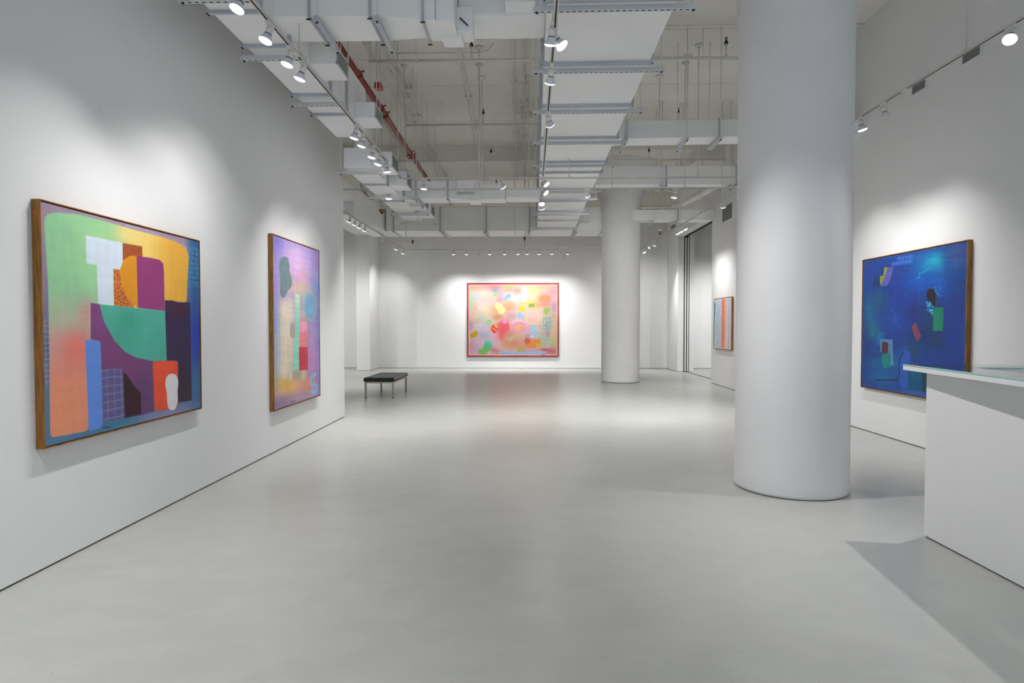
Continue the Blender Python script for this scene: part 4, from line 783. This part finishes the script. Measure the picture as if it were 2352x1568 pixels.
q = MB(); q.hull([Vector(v) - o for v in ((-1.33, 10.98, 3.75), (-1.0, 11.10, 3.75), (-1.33, 11.42, 3.75), (-1.0, 11.42, 3.75), (-1.33, 10.98, 4.05), (-1.0, 11.1, 4.03), (-1.33, 11.42, 4.05), (-1.0, 11.42, 4.03))], 'duct')
q.box(Vector((-1.0, 11.10, 3.73)) - o, Vector((-.80, 11.5, 4.04)) - o, 'duct'); q.box(Vector((-.80, 11.25, 3.78)) - o, Vector((-.35, 11.6, 4.04)) - o, 'duct', .004); q.box(Vector((-.35, 11.3, 3.80)) - o, Vector((.29, 11.65, 4.0)) - o, 'duct', .03); q.build('offset_section', t)
q = MB(); q.box(Vector((-1.18, 10.86, 3.82)) - o, Vector((-.89, 10.92, 4.04)) - o, 'duct', .003); q.box(Vector((-1.19, 10.84, 3.81)) - o, Vector((-.88, 11.0, 3.825)) - o, 'flange'); q.build('control_box', t)
# far duct
b = (-1, 17.2, 4.02); Fd = thing('air_duct', 'large white duct crossing high in front of the back wall', 'air duct', b); o = Vector(b)
q = MB(); q.box(Vector((-3.75, 16.72, 4.05)) - o, Vector((2.45, 17.8, 4.68)) - o, 'duct', .003)
q.hull([Vector(v) - o for v in ((-4.6, 14.3, 4.05), (-3.95, 14.3, 4.05), (-4.35, 17.8, 4.05), (-3.72, 17.8, 4.05), (-4.6, 14.3, 4.68), (-3.95, 14.3, 4.68), (-4.35, 17.8, 4.68), (-3.72, 17.8, 4.68))], 'duct'); q.build('casing', Fd)
for x in (-3.55, -2.28, -1.03, .14, 1.32, 2.1): flange(Fd, b, (x, 16.72, 0), (x, 17.8, 0), 4.05, 4.68, 'Y')
for x in (-2.2, -1.08, .10, 1.38): hanger(Fd, b, (x, 16.6, 4.0), (x, 17.92, 4.0), 'Y')
t = cross('white duct end poking out high at the far left, behind the left wall corner', -4.75, -3.87, 10.6, 14.27, 4.36, 4.62, (), ())
tag(t, 'white duct end poking out high at the far left, behind the left wall corner', 'air duct')

# ------------------------------------------------------------------ wall vents
def vent(y0, y1, z0, z1, label, n, xw=XR, sm='grille', th=.006):
    t = thing('wall_vent', label, 'vent', (xw, (y0 + y1) / 2, z0)); o = Vector(t.location)
    q = MB(); f = .022; X0, X1 = -.012, 0
    q.box((X0, y0 - o.y, 0), (X1, y1 - o.y, f), 'wall'); q.box((X0, y0 - o.y, z1 - z0 - f), (X1, y1 - o.y, z1 - z0), 'wall'); q.box((X0, y0 - o.y, f), (X1, y0 - o.y + f, z1 - z0 - f), 'wall'); q.box((X0, y1 - o.y - f, f), (X1, y1 - o.y, z1 - z0 - f), 'wall'); q.build('frame', t)
    q = MB(); q.box((-.003, y0 - o.y + f, f), (-.0015, y1 - o.y - f, z1 - z0 - f), 'dark'); q.build('recess_shade', t)  # dark sheet on the wall face, painted shade behind the louvres
    q = MB(); H = z1 - z0 - 2 * f
    for i in range(n):
        z = f + H * (i + .5) / n; q.hull([(x, y, z + dz) for dz0 in (0, th) for y in (y0 - o.y + f, y1 - o.y - f) for x, dz in ((-.010, dz0 - .004), (-.004, dz0 + .001))], sm)
    q.build('louvres', t)
vent(6.745, 7.06, 4.365, 4.53, 'white louvred wall vent high on right wall, nearest the bright spotlight', 7)
vent(7.645, 7.95, 4.36, 4.53, 'white louvred wall vent high on right wall, second from the right edge', 7)
vent(14.62, 15.38, 4.00, 4.40, 'large grey louvred wall vent above the small striped painting', 18, XR, 'louvre', .009)
vent(20.3, 21.1, 4.70, 5.0, 'small far wall vent beyond the sliding door, under the far duct', 10, 4.95, 'louvre', .012)

# ------------------------------------------------------------------ pipes
def sprinkler_row(y, z, x0, x1, heads, label, r=.022):
    t = thing('sprinkler_pipe', label, 'pipe', (x0, y, z)); q = MB(); q.tube([(0, 0, 0), (x1 - x0, 0, 0)], r, 'pipe', 10); q.build('pipe', t)
    for hx in heads:
        c = Vector((hx - x0, 0, 0)); q = MB(); q.tube([c, c + Vector((0, 0, .21))], .014, 'pipe', 8); q.lathe([(.026, .02), (.03, -.02)], 'pipe', 10, c=c + Vector((0, 0, .01))); rs = q.build('riser', t)
        q = MB(); q.lathe([(.009, .272), (.013, .258), (.020, .240), (.030, .215), (.030, .205)], 'black', 12, c=c)
        q.tube([c + Vector((.015 * math.cos(a), 0, .284 + .015 * math.sin(a))) for a in [i * math.pi / 5 for i in range(11)]], .006, 'black', 5); q.build('sprinkler_head', rs)
    for hx in np.arange(x0 + .7, x1, 2.1):
        c = Vector((hx - x0, 0, 0)); q = MB(); q.tube([c + Vector((0, 0, -.03)), c + Vector((0, 0, ZC - z))], .005, 'pipe', 6); q.lathe([(.03, .012), (.03, -.012)], 'pipe', 10, c=c); q.build('hanger_rod', t)
sprinkler_row(9.17, 5.39, -2.3, 4.7, (-.78, 2.93), 'white sprinkler branch pipe across the ceiling, nearest row')
sprinkler_row(12.05, 5.38, -2.3, 4.75, (-.80, 2.95), 'white sprinkler branch pipe across the ceiling, second row')
sprinkler_row(14.85, 5.42, -5.0, 4.8, (-.80, 2.95), 'white sprinkler branch pipe across the ceiling in front of the ceiling beam')
sprinkler_row(17.7, 5.38, -2.3, 4.7, (-.8, 2.95), 'white sprinkler branch pipe across the ceiling, farthest row')
# red main
t = thing('sprinkler_main', 'dark red sprinkler main pipe running diagonally above the left outlets', 'pipe', (-2.33, 4.8, 5.0)); q = MB(); q.tube([(0, 0, 0), (0, 10.4, 0)], .046, 'red', 16); q.build('pipe', t)
for y in (3.9, 5.25, 5.55, 7.85, 8.05):
    q = MB(); q.tube([(0, y - .05, 0), (0, y + .05, 0)], .062, 'red', 16); q.tube([(.05, y, .05), (.085, y, .05)], .014, 'red', 8); q.tube([(-.05, y, -.05), (-.085, y, -.05)], .014, 'red', 8); q.build('coupling', t)
for y in (1.0, 4.6, 7.4, 9.6):
    q = MB(); q.tube([(0, y, .04), (0, y, ZC - 5.0)], .006, 'pipe', 6); q.build('hanger_rod', t)
q = MB(); q.box((.10, 4.45 - .04, .02), (.20, 4.55, .10), 'redplastic', .004); q.build('valve_tag', t, label='small red tag plate')
def conduit(pts, r, label, clamps=(), boxes=(), cat='conduit'):
    p0 = Vector(pts[0]); t = thing('conduit', label, cat, p0); q = MB(); P = [Vector(p) - p0 for p in pts]; q.tube(P, r * 1.1, 'pipe', 8); q.build('tube', t)
    for c in clamps:
        a = c * (len(P) - 1); i = min(int(a), len(P) - 2); p = P[i].lerp(P[i + 1], a - i); q = MB(); q.box(p + Vector((-.07, -.02, r)), p + Vector((.07, .02, min(r + .03, ZC - p0.z - p.z - .003))), 'pipe'); q.box(p + Vector((-r - .006, -.015, -r - .004)), p + Vector((r + .006, .015, r)), 'pipe'); q.build('clamp', t)
    for c in boxes:
        a = c * (len(P) - 1); i = min(int(a), len(P) - 2); p = P[i].lerp(P[i + 1], a - i); q = MB(); q.box(p + Vector((-.06, -.06, -.035)), p + Vector((.06, .06, .03)), 'pipe', .004); q.build('junction_box', t)
Z = ZC - .075
def bent(x, y0, z, xo=0): return [(x, y0, z), (x, 14.2, z), (x + .03 + xo, 14.75, z - .02), (x + .08 + xo, 14.96, z - .12), (x + .09 + xo, 14.98, 5.44), (x + .09 + xo, 15.3, 5.44), (x + .09 + xo, 17.1, 5.44)]
conduit(bent(-2.385, 5, Z), .016, 'thin white ceiling conduit just right of the red pipe, left one of three', (.08, .15), ())
conduit(bent(-2.20, 5, Z), .022, 'thick white ceiling conduit just right of the red pipe, middle of three', (.05, .10, .14), (.12,))
conduit([(-2.06, 5, Z), (-2.06, 10.0, Z), (-2.06, 11.2, Z)], .016, 'short white ceiling conduit right of the red pipe, right one of three', (.4,), (1.0,))
conduit([(-3.0, 10.2, Z), (-3.0, 14.9, Z)], .020, 'white ceiling conduit left of the red pipe, nearer the left wall', (.5,))
conduit([(-2.88, 10.2, Z), (-2.88, 14.9, Z)], .020, 'white ceiling conduit left of the red pipe, beside the red pipe', (.5,))
conduit([(-3.12, 10.2, Z - .5), (-3.12, 14.9, Z - .5), (-3.05, 16.5, Z - .5)], .03, 'thick white pipe high behind the left wall corner', ())
conduit([(-1.00, 8.9, Z), (-1.04, 11.0, Z), (-1.09, 13.8, Z), (-1.12, 14.8, Z - .05), (-1.13, 14.98, 5.45), (-1.13, 17.0, 5.45)], .022, 'white ceiling conduit between the red pipe and the centre duct, slanting', (.12, .25, .38))
conduit([(-.165, 8.9, Z), (-.20, 10.0, Z), (-.205, 14.9, Z), (-.21, 14.98, 5.45), (-.21, 17.0, 5.45)], .016, 'thin white ceiling conduit left of the centre duct, left one of a pair', (.1, .3, .45))
conduit([(-.02, 7.6, Z), (-.02, 14.9, Z), (-.02, 14.98, 5.45), (-.02, 17.0, 5.45)], .020, 'white ceiling conduit left of the centre duct, right one of a pair', (.08, .16, .24, .30), (.2,))
conduit([(-1.05, 13.2, Z), (-.22, 13.2, Z)], .010, 'short thin cross conduit linking two ceiling conduits left of the centre duct')
conduit([(-2.0, 9.0, Z), (-1.2, 9.0, Z), (-1.1, 9.3, Z), (-.6, 9.3, Z)], .010, 'thin wavy ceiling conduit above the nearest sprinkler row on the left', (.5,))
conduit([(-2.1, 9.75, Z), (-.70, 9.75, Z), (-.55, 9.65, Z), (-.48, 9.45, Z)], .012, 'thin ceiling conduit with a hooked end left of the centre duct')
conduit([(1.3, 8.94, Z), (4.8, 8.94, Z)], .010, 'thin ceiling conduit across the ceiling right of the centre duct')
conduit([(3.95, 15.6, 5.3), (3.9, 14.9, 5.0), (3.55, 14.6, 4.6), (2.9, 14.2, 4.62)], .012, 'thin slanting cable conduit in the far right ceiling bay')
conduit([(4.35, 13.4, 5.82), (4.35, 13.4, 4.8), (4.3, 14.0, 4.62), (3.95, 15.6, 4.55), (3.8, 16.0, 4.6)], .07, 'fat white round pipe elbow high at the far right', (), (), 'pipe')
conduit([(-5.0, 18.9, 5.1), (4.7, 18.9, 5.1)], .03, 'white pipe crossing just in front of the back wall beam')
conduit([(-4.05, 15.5, 5.485), (-4.05, 15.5, 4.98), (-3.98, 15.7, 4.82), (-3.4, 17.0, 4.87)], .07, 'white round drain pipe elbow at the far left ceiling', (), (), 'pipe')
# ceiling fittings: round plates with a stem
def plate(x, y, z1, label):
    t = thing('ceiling_rod', label, 'ceiling rod', (x, y, ZC)); q = MB(); q.lathe([(.07, 0), (.07, -.022), (.04, -.04)], 'pipe', 16); q.build('plate', t)
    q = MB(); q.tube([(0, 0, -.03), (0, 0, z1 - ZC)], .0075, 'pipe', 8); q.build('rod', t)
for x, y, z1, l in ((-.75, 10.9, 3.83, 'round plate and long rod above the middle of the hall, left of the centre duct'), (2.34, 10.9, 3.83, 'round plate and rod right of the centre duct, middle one'), (.07, 8.5, 4.6, 'round plate and rod just left of the centre duct, nearest'), (.07, 10.9, 4.4, 'round plate and rod just left of the centre duct, middle'),
                    (2.62, 10.1, 4.6, 'round plate and rod near the round column, nearest of the right ones'), (3.1, 12.3, 4.7, 'round plate and rod above the middle right cross duct')): plate(x, y, z1, l)
# alarm box, hanging devices
t = thing('fire_alarm', 'small white alarm box with red mark under the ceiling left of centre duct', 'alarm', (-.05, 12.35, 5.62)); box1('body', (-.02, -.04, -.06), (.10, .04, .06), 'fixture', t, .006); box1('lens', (.12, -.05, -.02), (.22, .03, .07), 'fixture', t, .006)
box1('mounting_plate', (-.16, -.03, .07), (.22, .03, .1), 'pipe', t); q = MB(); q.lathe([(.02, .0), (.014, -.02)], 'redplastic', 10, c=(.16, 0, .11)); q.build('red_lamp', t); q = MB(); q.tube([(0, 0, .1), (0, 0, ZC - 5.62)], .02, 'pipe', 8); q.build('neck', t)
def detector(px, py, Y, label, drop=1.2):
    p = on(px, py, 1, Y); t = thing('hanging_sensor', label, 'sensor', p); q = MB(); q.lathe([(.03, .09), (.06, .06), (.06, .03)], 'pipe', 16); q.build('base', t)
    q = MB(); q.lathe([(.055, .03), (.06, 0), (.045, -.025), (.04, -.03)], 'brass', 16); q.build('sensor_body', t); q = MB(); q.lathe([(.035, -.03), (.012, -.06), (.004, -.065)], 'black', 14); q.build('sensor_tip', t)
    q = MB(); q.tube([(0, 0, .08), (0, 0, (5.488 if 15.1 < Y < 17 else 5.828) - p.z)], .012, 'pipe', 8); q.build('stem', t)
detector(877, 484, 12.6, 'brown and black sensor hanging on a stem in the far left bay', 1.75)
detector(1516, 534, 17.0, 'brown and black sensor hanging in the far right bay beside the far column', 1.5)
p = on(1205, 548, 1, 16.3); t = thing('pendent_sprinkler', 'dark pendent sprinkler with a thin pink pull below, in front of the back wall', 'sprinkler', p)
q = MB(); q.lathe([(.045, .03), (.05, .02), (.02, .01), (.022, -.03), (.01, -.05)], 'black', 14); q.build('head', t); q = MB(); q.tube([(0, 0, .02), (0, 0, 5.488 - p.z)], .010, 'pipe', 8); q.build('drop_pipe', t)
M['pink'] = mat('pink_cord', (0.55, 0.25, 0.25), .6); q = MB(); q.tube([(0, 0, -.04), (.006, 0, -.24)], .006, 'pink', 6); q.build('cord', t)
p = on(1182, 553, 1, 16.3); t = thing('hanging_ring', 'small ring hanging from a thin rod in front of the back wall', 'ring', p)
q = MB(); q.tube([(.028 * math.cos(a), 0, .052 * math.sin(a)) for a in [i * math.pi / 10 for i in range(21)]], .007, 'pipe', 6); q.build('ring', t); q = MB(); q.tube([(0, 0, .05), (0, 0, 5.488 - p.z)], .008, 'pipe', 6); q.build('rod', t)
p = on(948, 556, 1, 14.6); t = thing('ceiling_camera', 'small camera on a bent arm at the end of the stepped left duct', 'camera', p)
q = MB(); q.lathe([(.03, .05), (.03, -.02), (.015, -.04)], 'brass', 12); q.build('camera_body', t); q = MB(); q.tube([(0, 0, -.02), (-.15, -.02, .09), (-.155, -.02, .50)], .012, 'pipe', 8); q.build('arm', t)
p = on(1047, 392, 1, 16.9); t = thing('valve_lever', 'dark L shaped valve hanging from the ceiling beam', 'valve', p); q = MB(); q.tube([(0, 0, .22), (0, 0, .05), (.02, 0, -.05)], .018, 'black', 8); q.tube([(.02, 0, -.02), (.14, 0, -.01)], .01, 'black', 6); q.build('valve_body', t)
# glazing of the entrance window behind the camera
q = MB(); fr = .06
q.box((-2.2, Y0 - .2, .4), (-2.2 + fr, Y0 - .1, 3.5), 'steel'); q.box((4.2 - fr, Y0 - .2, .4), (4.2, Y0 - .1, 3.5), 'steel'); q.box((-2.2, Y0 - .2, .4), (4.2, Y0 - .1, .46), 'steel'); q.box((-2.2, Y0 - .2, 3.44), (4.2, Y0 - .1, 3.5), 'steel'); q.box((.95, Y0 - .2, .4), (1.05, Y0 - .1, 3.5), 'steel')
q.build('window_1', kind='structure')
